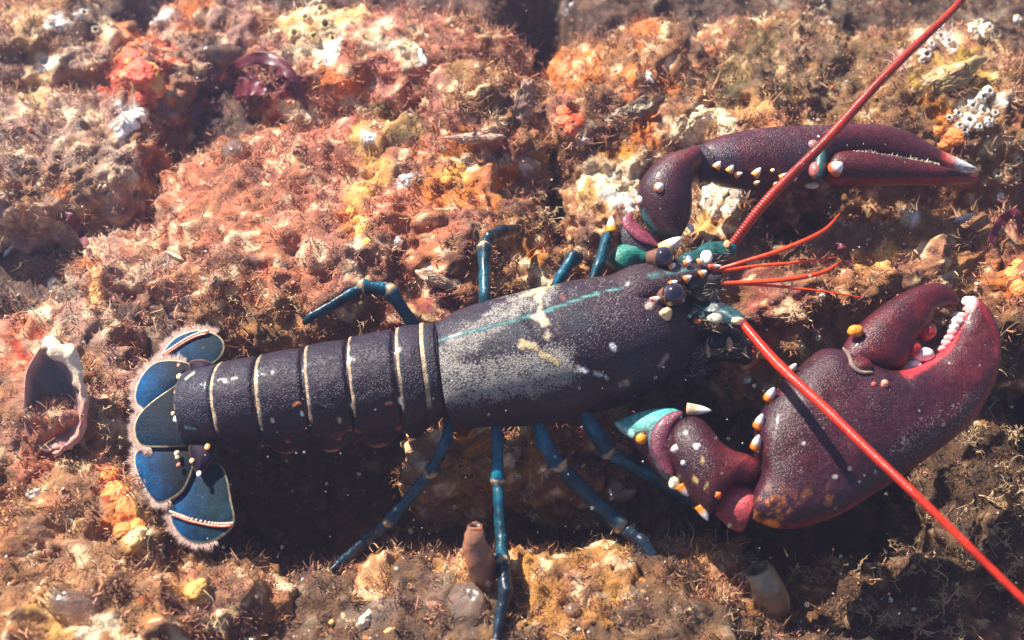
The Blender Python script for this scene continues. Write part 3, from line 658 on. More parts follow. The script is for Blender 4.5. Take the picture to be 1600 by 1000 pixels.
g = tube([FW(*p, -.003) for p in K5([(62, 640), (95, 592), (150, 575), (200, 600)])], [.0085, .0075, .0070, .006], 24, 18); build('arm_base', (*g, np.tile(A(.012, .19, .15), (len(g[0]), 1))), M_CLAW, fmer)
b, t = K5([(42, 488), (40, 418)]); B = FW(*b, .002); T3 = FW(*t, .003); build('spine', cone(B, T3, .0034, A(.9, .34, .02), C_WHITE), M_HORN, fmer)
b, t = K5([(262, 560), (335, 508)]); B = FW(*b, .007); T3 = FW(*t, .012); build('spine', cone(B-(T3-B)*.1, T3, .0048, A(.70, .45, .18), C_WHITE), M_HORN, fcar)
b, t = K5([(368, 472), (384, 462)]); B = FW(*b, .002); T3 = FW(*t, .003); build('spine', cone(B, T3, .0030, A(.7, .65, .6), C_WHITE), M_HORN, fcar)

# --- walking legs: one jointed skin each, pale rings at the joints
def leg(pts, joints, dark_from=None, cbase=C_BLUE, name='walking_leg', tipcol=A(.75, .35, .12)):
    """pts: (x, y, z, radius in px); joints: indices of control points with a pale ring"""
    P3 = np.array([[*atz(x, y, z), r*pxsize(atz(x, y, z))] for x, y, z, r in pts])
    rows = []; marks = []
    for i in range(len(P3)-1):
        k = 22
        for j in range(k):
            f = j/k; q = P3[i]*(1-f)+P3[i+1]*f; q[3] *= 1-0.10*math.sin(math.pi*f); rows.append(q); marks.append(i+f)
    rows.append(P3[-1]); marks.append(len(P3)-1)
    Rw = np.array(rows); marks = np.array(marks)
    for s in range(3):                                            # soften the elbows a little
        Rw[1:-1, :3] = Rw[1:-1, :3]*.5+(Rw[:-2, :3]+Rw[2:, :3])*.25
    for j in joints: Rw[:, 3] *= 1+0.22*np.exp(-((marks-j+.10)/.13)**2)-.24*np.exp(-((marks-j-.10)/.05)**2)
    n, m_ = len(Rw), 16
    T = nrm(np.gradient(Rw[:, :3], axis=0)); U = nrm(np.cross(T, A(.1, .2, .97))); W = np.cross(U, T)
    a = np.linspace(0, 2*math.pi, m_, endpoint=False)
    R = Rw[:, None, :3]+Rw[:, 3][:, None, None]*(U[:, None]*np.cos(a)[None, :, None]*.74+W[:, None]*np.sin(a)[None, :, None])
    V, Q, T2 = rings(R); mk = np.concatenate([np.repeat(marks, m_), [0, marks[-1]]])
    Cc = paintcol(V, cbase); v = fbm(V, 120, 3, 8)
    Cc[:, :3] *= np.clip(1+1.3*v+.5*fbm(V, 420, 3, 81), .15, 2.2)[:, None]; V = V+nrm(V-np.concatenate([np.repeat(Rw[:, :3], m_, 0), Rw[:1, :3]-T[:1], Rw[-1:, :3]+T[-1:]]))*(fbm(V, 420, 2, 9)*.0005)[:, None]
    if dark_from is not None:
        k = sstep(dark_from-.1, dark_from+.1, mk)[:, None]*.8; Cc[:, :3] = Cc[:, :3]*(1-k)+A(.008, .012, .022)*k
    for j in joints:
        k = (np.exp(-((mk-j+fbm(V, 300, 2, 17)*.06)/.050)**2)*np.clip(.75+fbm(V, 420, 3, 3)*1.5, 0, 1))[:, None]; Cc[:, :3] = Cc[:, :3]*(1-k)+A(.68, .44, .20)*k
    k = sstep(marks[-1]-.12, marks[-1], mk)[:, None]; Cc[:, :3] = Cc[:, :3]*(1-k)+tipcol*k
    return build(name, (V, Q, T2, Cc), M_LEG, lob)
leg([(668, 545, .030, 12), (650, 512, .042, 12), (607, 452, .060, 13), (567, 449, .060, 12), (484, 497, .052, 8), (474, 505, .047, 3.5)], [2, 3])
leg([(762, 520, .030, 13), (757, 465, .045, 13), (757, 385, .050, 15), (764, 372, .050, 13), (785, 362, .044, 12), (812, 357, .034, 7)], [2], 2.25)
leg([(855, 480, .030, 14), (878, 430, .042, 13), (895, 404, .044, 13), (905, 402, .036, 9)], [2.1])
leg([(915, 470, .040, 14), (936, 415, .050, 13), (947, 375, .050, 12), (953, 362, .050, 7), (956, 346, .050, 3)], [], tipcol=A(.85, .35, .05))
leg([(705, 655, .030, 13), (697, 690, .026, 13), (673, 738, .012, 12), (606, 818, -.010, 11), (570, 848, -.020, 14), (530, 882, -.016, 10), (514, 894, -.016, 5)], [2, 3], 3.2)
leg([(775, 650, .032, 13), (776, 690, .028, 13), (778, 752, .014, 14), (783, 840, .004, 13), (785, 880, .006, 15), (790, 925, .004, 17), (782, 960, .0, 13), (774, 1005, -.004, 10)], [2, 4], 4.1)
leg([(835, 645, .032, 15), (848, 688, .024, 15), (872, 725, .014, 16), (972, 825, -.008, 14), (1005, 850, -.010, 16), (1042, 906, -.016, 8)], [2, 3], 3.1)
leg([(905, 635, .036, 16), (930, 675, .028, 16), (950, 705, .020, 15), (1038, 752, .002, 13), (1090, 790, -.012, 9)], [2])

# --- antennae: ringed whips
def whip(name, pts, rads, n=700, ringsz=.0019, amp=.11, col=C_RED, m_=12, label=None):
    P = np.array([[*atz(x, y, z), r*pxsize(atz(x, y, z))] for (x, y, z), r in zip(pts, rads)]); P = crom(P, n); P[:, :3] += np.stack([fbm(P[:, :3], 14, 2, q) for q in (1, 2, 3)], -1)*.0016*np.linspace(0, 1, n)[:, None]
    P[:, 3] *= 1+.05*fbm(P[:, :3], 90, 2, 5)
    s = np.concatenate([[0], np.cumsum(np.linalg.norm(np.diff(P[:, :3], axis=0), axis=1))])
    ph = (s/ringsz) % 1.0; P[:, 3] *= 1+amp*(1-2*np.exp(-((ph-.5)/.16)**2))
    T = nrm(np.gradient(P[:, :3], axis=0)); U = nrm(np.cross(T, A(.1, .2, .97))); W = np.cross(U, T); a = np.linspace(0, 2*math.pi, m_, endpoint=False)
    V, Q, T2 = rings(P[:, None, :3]+P[:, 3][:, None, None]*(U[:, None]*np.cos(a)[None, :, None]+W[:, None]*np.sin(a)[None, :, None]))
    Cc = paintcol(V, col); d = np.exp(-((ph-.5)/.14)**2); k = np.concatenate([np.repeat(d, m_), [0, 0]])[:, None]*.75
    Cc[:, :3] = Cc[:, :3]*(1-k)+A(.13, .008, .006)*k; Cc[:, :3] *= (1+.7*fbm(V, 45, 4, 6))[:, None]; Cc[:, 3] = np.clip(fbm(V, 50, 3, 19)*.6, 0, .3)
    o = build(name, (V, Q, T2, Cc), M_HORN, lob)
    if label: o['label'] = label
    return o
whip('antenna', [(1141, 386, .072), (1200, 312, .092), (1285, 225, .104), (1390, 112, .118), (1515, -12, .130), (1640, -150, .140)], [6.8, 7.8, 7.4, 6.4, 5.2, 4.2], 800, .0017, .08, C_RED*A(.55, .7, .9), label='red ringed antenna crossing the slender claw')
whip('antenna', [(1160, 505, .070), (1215, 568, .084), (1300, 648, .096), (1420, 765, .098), (1608, 946, .090), (1760, 1090, .08)], [6.6, 8.0, 7.6, 6.8, 5.6, 4.6], 800, .0014, .06, col=C_RED*A(.9, .8, .8), label='red ringed antenna crossing the broad claw')
for pts, r in (([(1112, 424, .080), (1160, 410, .086), (1230, 388, .092), (1285, 362, .094), (1312, 333, .094)], [3.2, 3.4, 3.6, 3.4, .8]), ([(1114, 426, .079), (1180, 416, .082), (1250, 410, .084), (1308, 402, .084)], [2.6, 2.6, 2.2, .8]), ([(1126, 443, .076), (1190, 440, .080), (1250, 434, .082), (1292, 424, .082), (1316, 407, .082)], [3.2, 3.6, 3.6, 3.0, .8]), ([(1128, 443, .075), (1200, 446, .078), (1270, 453, .078), (1352, 465, .076)], [2.2, 2.2, 1.8, .7])):
    whip('antennule', pts, r, 200, .0011, .05, A(.75, .06, .01), 8)
# antenna bases and mouthparts
def lump(name, pts, rads, col, parent=None, flat=.8, mat=None):
    g = tube([atz(*p) for p in pts], rads, 24, 18, flat); V = g[0]+ nrm(g[0]-g[0].mean(0))*(fbm(g[0], 200, 4, 4)*.0030)[:, None]
    return build(name, (V, g[1], g[2], paintcol(V, col)), mat or M_LEG, parent or lob)
ab = lump('antenna_base', [(1062, 500, .058), (1085, 492, .061), (1112, 488, .064), (1140, 494, .068), (1160, 505, .070)], [.0052, .0070, .0066, .0058, .0036], A(.010, .055, .065))
for x, y, z, r, c in ((1064, 506, .061, .0022, C_CREAM), (1090, 502, .064, .0018, A(.7, .2, .06)), (1118, 498, .0685, .0034, A(.65, .62, .45)), (1153, 501, .073, .0026, C_CREAM), (1125, 478, .069, .0022, A(.5, .4, .35)), (1076, 495, .066, .0013, A(.4, .6, .6))): build('pale_tubercle', ball(atz(x, y, z), r, 6, 1.2, .8, .8, c, .0006, 500), M_HORN, ab)
ab2 = lump('antenna_base', [(1062, 412, .076), (1085, 404, .075), (1112, 396, .073), (1132, 392, .072), (1144, 382, .073)], [.0042, .0050, .0062, .0056, .0036], A(.010, .075, .075))
for x, y, z, r, c in ((1104, 402, .078, .0036, C_WHITE), (1076, 406, .080, .0022, A(.3, .35, .5)), (1136, 382, .077, .0020, A(.8, .35, .15))): build('pale_tubercle', ball(atz(x, y, z), r, 6, .9, 1.2, .8, c, .0006, 500), M_HORN, ab2)
lump('antennule_base', [(1070, 440, .074), (1098, 432, .076), (1128, 436, .077)], [.0060, .0056, .0026], A(.05, .045, .04))
lump('antennule_base', [(1085, 462, .066), (1110, 452, .070), (1126, 444, .074)], [.0075, .0062, .0022], A(.08, .06, .05))
for dz, dy in ((0, 0), (-.006, 14)):
    mp = lump('mouth_palp', [(1072, 560+dy, .040+dz), (1100, 536+dy, .046+dz), (1130, 530+dy, .050+dz), (1160, 540+dy, .048+dz), (1168, 552+dy, .044+dz)], [.0060, .0072, .0072, .0056, .0030], A(.012, .012, .016))
    if dz == 0:
        for x, y, z, r in ((1106, 548, .0505, .0024), (1140, 538, .0555, .0026), (1164, 548, .0500, .0018)): build('pale_band', ball(atz(x, y, z), r, 6, .55, 1.7, .9, A(.50, .30, .18), .0010, 400), M_HORN, mp)
for i, (x, y) in enumerate(((1030, 600), (1060, 590), (1085, 575))): lump('mouth_plate', [(x, y, .024), (x+22, y-14, .030), (x+40, y-20, .032)], [.010, .012, .006], A(.010, .010, .014))

# short bristles about the mouth and on the antenna bases
gs = []; rb = random.Random(4)
for i in range(420):
    x, y, z = rb.choice(((1075, 500, .064), (1100, 492, .067), (1130, 490, .070), (1100, 545, .050), (1140, 540, .053), (1080, 570, .040), (1105, 445, .076), (1110, 396, .076)))
    b = atz(x+rb.gauss(0, 14), y+rb.gauss(0, 8), z+rb.gauss(-.002, .002)); t = b+A(rb.uniform(.001, .006), rb.gauss(0, .003), rb.gauss(.001, .002))
    gs.append(cone(b, t, .00022, A(.20, .13, .08), A(.42, .32, .22), 3, 4))
tag(build('mouth_bristles', merge(*gs), M_HORN, lob), kind='stuff')

# ================================================================== THE REEF
def rock_material(name):
    m, N, L, b = new_mat(name)
    at = N.new('ShaderNodeAttribute'); at.attribute_name = 'Col'
    geo = N.new('ShaderNodeNewGeometry'); P = geo.outputs['Position']
    n1 = noise_node(N, L, 130, 6, 0.72, P); n2 = noise_node(N, L, 520, 5, 0.7, P); n3 = noise_node(N, L, 42, 5, 0.7, P)
    k = maprange(N, L, n1.outputs[0], 0.32, 0.68, 0.45, 1.55)
    x = N.new('ShaderNodeVectorMath'); x.operation = 'SCALE'; L.new(at.outputs['Color'], x.inputs[0]); L.new(k, x.inputs['Scale'])
    grown = maprange(N, L, at.outputs['Alpha'], 0.3, 0.95, 1.0, 0.12)      # bare crusts and painted sun dapples carry less brown film
    c = mixc(N, L, math_n(N, L, 'MULTIPLY', grown, maprange(N, L, n2.outputs[0], 0.54, 0.70, 0, 0.65)), x.outputs[0], (0.09, 0.030, 0.024, 1))
    c = mixc(N, L, math_n(N, L, 'MULTIPLY', grown, maprange(N, L, n3.outputs[0], 0.57, 0.70, 0, 0.5)), c, (0.40, 0.19, 0.075, 1))
    v = N.new('ShaderNodeTexVoronoi'); v.inputs['Scale'].default_value = 260; L.new(P, v.inputs['Vector'])
    n5 = noise_node(N, L, 60, 3, 0.6, P)
    sp = math_n(N, L, 'MULTIPLY', maprange(N, L, v.outputs['Distance'], 0.20, 0.08), maprange(N, L, n5.outputs[0], 0.55, 0.68))
    c = mixc(N, L, sp, c, (0.66, 0.55, 0.44, 1))
    L.new(c, b.inputs['Base Color']); b.inputs['Roughness'].default_value = 0.62
    b.inputs['Specular IOR Level'].default_value = 0.35
    bp = N.new('ShaderNodeBump'); bp.inputs['Strength'].default_value = 0.9; bp.inputs['Distance'].default_value = 0.0022
    L.new(math_n(N, L, 'ADD', math_n(N, L, 'MULTIPLY', n2.outputs[0], 0.6), n1.outputs[0]), bp.inputs['Height']); L.new(bp.outputs[0], b.inputs['Normal'])
    return m
M_ROCK = rock_material('encrusted_rock')

# crusts growing on the stone, with some painted shade and sun dapples: (x, y, radius, colour, bareness); places measured on the photograph's reef
cr_W = A(.88, .84, .78); cr_C = A(.82, .66, .44); cr_G = A(.70, .41, .17); cr_O = A(.58, .21, .09); cr_R = A(.48, .10, .07); cr_P = A(.46, .19, .125)
cr_M = A(.17, .045, .055); cr_T = A(.30, .18, .095); cr_B = A(.14, .068, .038); cr_V = A(.13, .10, .045); cr_Y = A(.33, .25, .19)
CRUST_AND_LIGHT = [
 # broad tints
 (80, 200, 180, A(.36, .29, .25), .15), (120, 400, 170, A(.36, .27, .23), .1), (60, 620, 150, A(.42, .24, .21), .1), (330, 60, 130, A(.34, .25, .23), .1), (150, 880, 190, A(.32, .20, .12), .1), (480, 300, 240, A(.38, .16, .125), .1), (650, 60, 190, A(.40, .17, .13), .1),
 (1030, 120, 170, A(.26, .135, .075), .1), (1450, 110, 200, A(.19, .125, .062), .1), (1420, 380, 150, A(.26, .14, .08), .1), (800, 920, 230, A(.42, .235, .095), .1), (560, 930, 130, A(.44, .22, .12), .1), (1150, 930, 120, A(.34, .19, .08), .1), (1480, 860, 280, A(.045, .028, .016), .1), (1560, 650, 160, A(.05, .03, .018), .1), (1330, 960, 150, A(.07, .04, .02), .1),  # darkest tints put the lower right corner's shade into the rock colour
 (350, 330, 90, cr_P, .2), (280, 290, 50, cr_P, .2), (430, 390, 60, cr_P, .2), (630, 330, 55, cr_P, .2), (700, 400, 50, cr_P, .25), (500, 180, 60, A(.52, .22, .17), .2), (610, 130, 60, A(.50, .22, .17), .2), (20, 560, 45, cr_P, .3), (60, 720, 50, cr_P, .2),
 # orange and red sponge
 (225, 105, 42, cr_R, .75), (200, 70, 35, cr_O, .6), (235, 145, 25, cr_O, .8), (300, 10, 25, cr_O, .7), (440, 160, 30, cr_O, .5), (540, 125, 35, A(.6, .2, .09), .5), (640, 205, 30, cr_O, .6), (690, 290, 30, cr_O, .6), (735, 300, 32, cr_O, .7), (600, 260, 26, cr_G, .7), (560, 340, 32, cr_O, .6), (720, 240, 40, A(.5, .2, .07), .4), (790, 270, 35, cr_O, .5),
 (860, 60, 26, cr_O, .7), (885, 190, 22, cr_R, .8), (875, 100, 30, cr_O, .5), (1000, 40, 24, cr_O, .4), (990, 140, 34, cr_O, .5), (930, 110, 30, A(.55, .22, .09), .5), (1010, 190, 34, cr_O, .8), (1090, 90, 20, cr_O, .4), (1120, 70, 18, cr_R, .4), (960, 245, 40, A(.55, .26, .08), .6),
 (1490, 215, 26, cr_O, .8), (1460, 170, 24, A(.5, .2, .06), .6), (1580, 430, 30, cr_O, .8), (1560, 360, 24, A(.6, .3, .2), .6), (1390, 395, 22, cr_G, .8), (1340, 400, 14, cr_G, .8), (1500, 90, 46, A(.40, .27, .10), .4), (1440, 130, 30, A(.36, .24, .10), .5), (1360, 330, 30, cr_T, .4),
 (190, 790, 34, cr_O, .8), (170, 745, 24, cr_R, .7), (300, 925, 22, cr_G, .9), (215, 940, 14, cr_O, .6), (60, 960, 34, cr_G, .6), (100, 975, 40, cr_G, .7), (140, 985, 30, cr_C, .6), (45, 545, 22, cr_R, .5), (150, 420, 22, cr_O, .5), (95, 300, 16, cr_O, .5),
 (720, 700, 40, A(.42, .17, .05), .8), (850, 700, 40, A(.33, .15, .05), .8), (920, 690, 24, A(.40, .14, .05), .8), (1110, 560, 26, cr_O, .5), (1190, 565, 20, cr_R, .5), (960, 830, 40, A(.36, .20, .075), .2), (880, 850, 40, A(.33, .19, .07), .2), (1000, 900, 40, A(.44, .20, .07), .2),
 # gold and cream crusts, partly sun dapples painted in
 (490, 25, 46, cr_C, .9), (455, 45, 26, cr_G, .9), (530, 30, 24, cr_G, .8), (500, 78, 34, cr_C, .9), (465, 85, 24, cr_C, .7), (600, 65, 26, cr_C, .8), (635, 75, 20, cr_C, .7), (470, 180, 22, cr_C, .7), (560, 210, 20, cr_G, .9), (590, 235, 20, cr_G, .9), (600, 200, 14, cr_G, .9), (550, 300, 24, cr_G, .8), (575, 350, 20, cr_G, .9), (560, 380, 14, cr_C, .9), (708, 272, 18, cr_G, 1.), (730, 250, 16, cr_C, .8),
 (945, 290, 40, cr_C, .95), (975, 300, 30, cr_W, .95), (930, 320, 24, cr_G, .8), (990, 270, 24, cr_C, .8), (1085, 200, 36, cr_C, .9), (1060, 210, 24, cr_C, .8), (1115, 190, 26, cr_C, .8), (1110, 320, 34, cr_C, 1.), (1130, 300, 24, cr_W, 1.), (1100, 350, 22, cr_G, 1.), (1180, 175, 34, A(.55, .34, .16), .7), (840, 425, 22, cr_C, .9), (830, 380, 26, A(.45, .2, .07), .6), (900, 410, 20, A(.5, .25, .1), .5),
 (215, 820, 24, cr_C, .9), (205, 845, 14, cr_G, .9), (110, 560, 24, cr_C, .9), (120, 620, 14, cr_C, .7), (165, 60, 22, cr_C, .8), (60, 110, 30, A(.5, .36, .22), .6), (65, 150, 24, A(.52, .36, .2), .6), (30, 30, 30, A(.55, .36, .2), .6), (150, 10, 20, cr_C, .8), (240, 10, 18, cr_W, .9), (140, 390, 16, cr_C, .8), (90, 450, 18, cr_C, .9), (150, 455, 20, cr_G, .7), (60, 490, 14, cr_C, .9), (80, 540, 24, A(.75, .5, .36), .8), (205, 290, 14, cr_C, .9), (230, 300, 14, cr_G, .9), (580, 965, 30, A(.66, .45, .32), .8), (690, 945, 50, A(.46, .28, .20), .7), (590, 900, 30, A(.5, .3, .17), .4),
 (1480, 60, 16, cr_W, .9), (1520, 175, 20, cr_C, .9), (1560, 150, 12, cr_W, .8), (1540, 40, 22, cr_C, 1.), (1285, 12, 20, cr_C, 1.), (1440, 60, 18, cr_C, .7), (1410, 100, 16, A(.7, .45, .4), .8), (1590, 30, 20, cr_G, .8), (1220, 5, 14, cr_C, .8), (1425, 345, 14, cr_W, .6),
 # white bare lime, partly dappled sunlight put into the colour
 (205, 192, 26, cr_W, 1.), (215, 170, 16, cr_W, 1.), (72, 100, 18, cr_W, 1.), (92, 38, 14, cr_W, 1.), (125, 20, 12, cr_W, 1.), (525, 82, 16, cr_W, 1.), (655, 90, 10, cr_W, 1.), (575, 216, 10, cr_W, 1.), (637, 280, 14, cr_W, 1.), (820, 250, 16, cr_W, 1.), (620, 378, 7, cr_W, 1.), (670, 420, 6, cr_W, 1.), (100, 555, 14, cr_W, 1.), (295, 465, 10, cr_W, .9), (82, 440, 9, cr_W, 1.), (1010, 160, 8, cr_W, 1.), (880, 15, 10, cr_W, .8),
 # dark red weed and olive film
 (390, 150, 34, cr_M, .1), (440, 150, 30, cr_M, .1), (460, 130, 24, cr_M, .1), (320, 180, 26, cr_M, .1), (620, 190, 34, cr_V, .6), (650, 200, 24, cr_V, .6), (690, 160, 40, A(.24, .12, .09), .0), (740, 130, 50, cr_T, .0), (1180, 90, 60, cr_V, .2), (1150, 130, 40, A(.12, .10, .05), .2), (1300, 100, 70, A(.17, .12, .07), .1), (1270, 60, 50, A(.16, .11, .07), .1), (1100, 30, 50, A(.2, .10, .07), .1), (700, 470, 40, cr_M, .2), (640, 460, 40, A(.26, .08, .06), .2), (1570, 370, 26, cr_M, .2), (1180, 420, 50, A(.24, .10, .075), .1), (1240, 400, 40, A(.28, .15, .10), .1), (1200, 480, 50, A(.20, .075, .065), .1), (480, 440, 50, A(.27, .13, .09), .1), (300, 420, 60, A(.30, .16, .12), .1),
]
CX = np.array([[c[0], c[1], c[2], c[4]] for c in CRUST_AND_LIGHT]); CC = np.array([c[3] for c in CRUST_AND_LIGHT])
def ground_colour(V):
    n = fbm(V, 28, 4, 41)[:, None]; n2 = fbm(V, 75, 4, 77)[:, None]; n3 = fbm(V, 50, 4, 99)[:, None]
    C = A(.24, .13, .075)*(1+.35*n)
    C = C*(1-sstep(.05, .45, n2)*.8)+cr_P*.75*sstep(.05, .45, n2)*.8
    C = C*(1-sstep(.12, .4, n3)*.7)+A(.36, .20, .10)*sstep(.12, .4, n3)*.7
    C = C*(1-sstep(.15, .4, -n2)*.8)+A(.11, .05, .045)*sstep(.15, .4, -n2)*.8
    bare = np.zeros(len(V)); P = pix(V)
    warp = np.stack([fbm(V, 60, 4, 5), fbm(V, 60, 4, 6)], -1)
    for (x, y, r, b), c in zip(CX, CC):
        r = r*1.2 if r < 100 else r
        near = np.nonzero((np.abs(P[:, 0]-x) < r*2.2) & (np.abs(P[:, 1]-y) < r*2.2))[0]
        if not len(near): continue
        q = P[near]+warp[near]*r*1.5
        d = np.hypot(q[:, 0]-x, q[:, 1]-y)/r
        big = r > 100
        k = (1-sstep(.35 if big else .55, 1.25 if big else 1.0, d))*((.92 if c.mean() < .06 else .65) if big else .92)  # painted shade covers more strongly than the other broad tints
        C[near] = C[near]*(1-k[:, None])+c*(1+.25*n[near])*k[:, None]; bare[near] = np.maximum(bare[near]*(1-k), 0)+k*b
    n5 = fbm(V, 120, 4, 303)[:, None]; n6 = fbm(V, 45, 4, 311)[:, None]; br = bare[:, None]
    k = sstep(.08, .30, n6)*.62*(1-br); C = C*(1-k)+A(.20, .115, .07)*C.mean(1, keepdims=True)/.16*k
    k = sstep(.10, .30, -n6)*.45*(1-br); C = C*(1-k)+A(.34, .20, .17)*C.mean(1, keepdims=True)/.22*k
    k = sstep(.24, .36, n5)*.8*(1-.6*br); C = C*(1-k)+A(.66, .48, .30)*np.clip(C.mean(1, keepdims=True)/.15, .2, 1)*k
    C = C*np.clip(1+.7*n5*(1-.5*br), .4, 1.6)
    lum = C.mean(1, keepdims=True); C = lum+(C-lum)*np.clip(1.62-lum, 1.0, 1.45)
    return np.concatenate([np.clip(C, .006, .9), np.clip(bare, 0, 1)[:, None]], 1)

ROCKS = []        # (verts, quads) of everything that turf can grow on
def finish_rock(V, Q, name, label=None, kind=None, cat=None, group=None):
    C = ground_colour(V)
    if kind == 'structure': C[:, :3] = C[:, :3]*.25+A(.030, .022, .018)      # sheet between the boulders painted dark, standing in for shade in the gaps
    # growths swell a little where crusts and painted dapples are
    o = build(name, (V, Q, None, C), M_ROCK, label=label, cat=cat, kind=kind, group=group)
    ROCKS.append((V, Q, C[:, 3], C[:, :3])); return o

# ---- seabed sheet
ng = 420
u = np.linspace(-1, 1, ng); s = 0.46*u+3.6*np.sign(u)*np.clip(np.abs(u)-.86, 0, 1)**2*51
gx, gy = np.meshgrid(s, s+.07, indexing='ij'); V = np.stack([gx.ravel(), gy.ravel(), np.zeros(ng*ng)], -1)
z = -.014+.014*fbm(V, 14, 3, 1)
def gpoly(pts, zz): return [atz(x, y, zz)[:2] for x, y in pts]
def trench(pts, zz, w, depth):
    global z
    depth = depth*1.7; w = w*1.12
    d = poly_dist(V[:, :2], gpoly(pts, zz)); d = d+.014*fbm(V, 30, 3, 8); z = z-depth*np.exp(-np.clip(d, 0, 9)**2/w**2)
trench([(400, 800), (560, 790), (760, 780), (980, 780), (1080, 790)], -.06, .040, .070)
trench([(1120, 620), (1130, 680), (1140, 760)], -.05, .026, .060)
trench([(1260, 860), (1380, 850), (1480, 790), (1560, 700)], -.08, .050, .100)
trench([(1600, 880), (1560, 980)], -.08, .045, .060)
trench([(842, 20), (848, 180), (842, 340)], -.03, .017, .075)
trench([(215, 60), (222, 250), (236, 350)], -.03, .016, .050)
trench([(1250, 330), (1400, 345), (1520, 330)], -.02, .024, .040)
trench([(1590, 220), (1570, 330)], -.02, .020, .05)
trench([(0, 930), (10, 1010)], -.03, .020, .06)
trench([(60, 860), (130, 850)], -.02, .022, .04)
hi = .010*fbm(V, 42, 4, 2, ridged=True)+.0042*fbm(V, 130, 3, 3)
edge_ = np.maximum(np.abs(V[:, 0]), np.abs(V[:, 1]-.07)); fade = 1-sstep(.40, .52, edge_); hi = hi*fade+(1-fade)*.03*fbm(V, 4.0, 3, 14)
far = np.clip((np.hypot(V[:, 0], V[:, 1]-.07)-.6)/1.5, 0, 1)
z = z+hi+far*.10*fbm(V, 1.2, 2, 12)
V[:, 2] = z
i, j = np.meshgrid(np.arange(ng-1), np.arange(ng-1), indexing='ij')
Q = np.stack([i*ng+j, (i+1)*ng+j, (i+1)*ng+j+1, i*ng+j+1], -1).reshape(-1, 4)
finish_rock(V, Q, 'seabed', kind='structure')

# ---- boulders
def boulder(label, px, py, ztop, rx, ry, rz, rot=0.0, seed=1, n=60, lump=.16, power=2.7, tilt=0.0, fine=1.0, name='boulder'):
    D, Q = cubesphere(n)
    S = D/((np.abs(D)**power).sum(1)**(1/power))[:, None]
    V = S*A(rx, ry, rz); sc = (rx*ry*rz)**(1/3)
    V = V*(1+lump*fbm(D+seed*3.1, 1.7, 3, seed))[:, None]
    ct, s_ = math.cos(tilt), math.sin(tilt); V = np.stack([V[:, 0]*ct+V[:, 2]*s_, V[:, 1], -V[:, 0]*s_+V[:, 2]*ct], -1)
    c, s_ = math.cos(rot), math.sin(rot); V = np.stack([V[:, 0]*c-V[:, 1]*s_, V[:, 0]*s_+V[:, 1]*c, V[:, 2]], -1)
    cen = atz(px, py, ztop)-A(0, 0, rz); V = V+cen
    N_ = nrm(D/A(rx, ry, rz))
    h = .0100*fbm(V, 34, 4, seed+50, ridged=True)+.0065*fbm(V, 75, 4, seed+7)+.0032*fbm(V, 230, 2, seed+9)
    h = h-.012*np.clip(fbm(V, 48, 3, seed+70)-.30, 0, 1)
    V = V+N_*(h*fine)[:, None]
    keep = (V[Q][:, :, 2].max(1) > cen[2]-rz*.75) & (V[Q][:, :, 2].max(1) > -.13)
    Q = Q[keep]; used = np.unique(Q); mp = np.zeros(len(V), int); mp[used] = np.arange(len(used))
    return finish_rock(V[used], mp[Q], name, label, cat='boulder', group=None)
boulder('large rosy boulder furred with turf algae behind the lobster abdomen', 545, 290, .040, .125, .100, .075, .1, 3, 84)
boulder('brown topped boulder at the top edge with a bright cream crown', 600, 55, .046, .100, .060, .075, -.1, 4, 66)
boulder('furry rounded boulder left of the dark vertical crevice', 760, 150, .052, .036, .050, .06, .2, 5, 50)
boulder('grey brown ledge boulder in the hazy upper left', 75, 215, .026, .066, .058, .06, .15, 6, 56, power=3.6)
boulder('pale hazy boulder in the top left corner', 50, 40, .030, .070, .050, .06, .0, 7, 46)
boulder('boulder patched with red sponge near the top left', 225, 95, .030, .026, .046, .05, .25, 8, 46)
boulder('grey stone at the top edge between red sponge and cream crown', 335, 30, .018, .050, .040, .05, .1, 9, 40)
boulder('tall tan boulder right of the dark vertical crevice', 985, 120, .050, .062, .085, .08, -.25, 10, 70)
boulder('dark olive boulder behind the slender claw', 1210, 90, .036, .066, .070, .07, .2, 11, 60)
boulder('boulder with a white barnacle cluster in the top right corner', 1480, 110, .042, .085, .080, .075, -.15, 12, 72)
boulder('small ochre lump right behind the slender claw wrist', 1180, 182, .050, .026, .020, .04, .1, 13, 36)
boulder('cream and gold stone beside the slender claw elbow', 960, 300, .026, .030, .034, .04, .2, 14, 44)
boulder('bright cream lime stone under the slender claw', 1115, 330, .026, .020, .024, .035, .3, 15, 36, power=3.4)
boulder('tan ridge of rock between the two claws', 1420, 392, .026, .088, .030, .05, .12, 16, 60)
boulder('reddish brown rock below the antennules', 1205, 440, .022, .045, .035, .05, -.2, 17, 46)
boulder('dark rock at the right edge above the broad claw', 1590, 400, .030, .030, .045, .05, .1, 18, 40)
boulder('rosy boulder at the left edge holding a hollow oyster shell', 30, 610, .020, .056, .078, .06, .1, 19, 56)
boulder('hazy grey mound left of the rosy boulder', 230, 395, .006, .052, .036, .045, .3, 20, 44)
boulder('golden rock in the bottom left corner', 110, 968, .022, .058, .036, .05, .1, 21, 50)
boulder('brown rock below the tail fan', 290, 930, .000, .050, .030, .05, -.1, 22, 46)
boulder('turfy shaded hump left of the orange sponge', 105, 815, .012, .046, .036, .04, .2, 23, 44)
boulder('golden brown rock in front of the lobster at the bottom edge', 850, 945, -.012, .100, .044, .075, .04, 24, 70)
boulder('pinkish turf rock under the hindmost near leg', 590, 940, -.020, .056, .046, .065, .1, 25, 54)
boulder('sandy brown rock at the bottom edge beside the tube sea squirt', 1090, 945, -.024, .050, .046, .06, -.1, 26, 48)
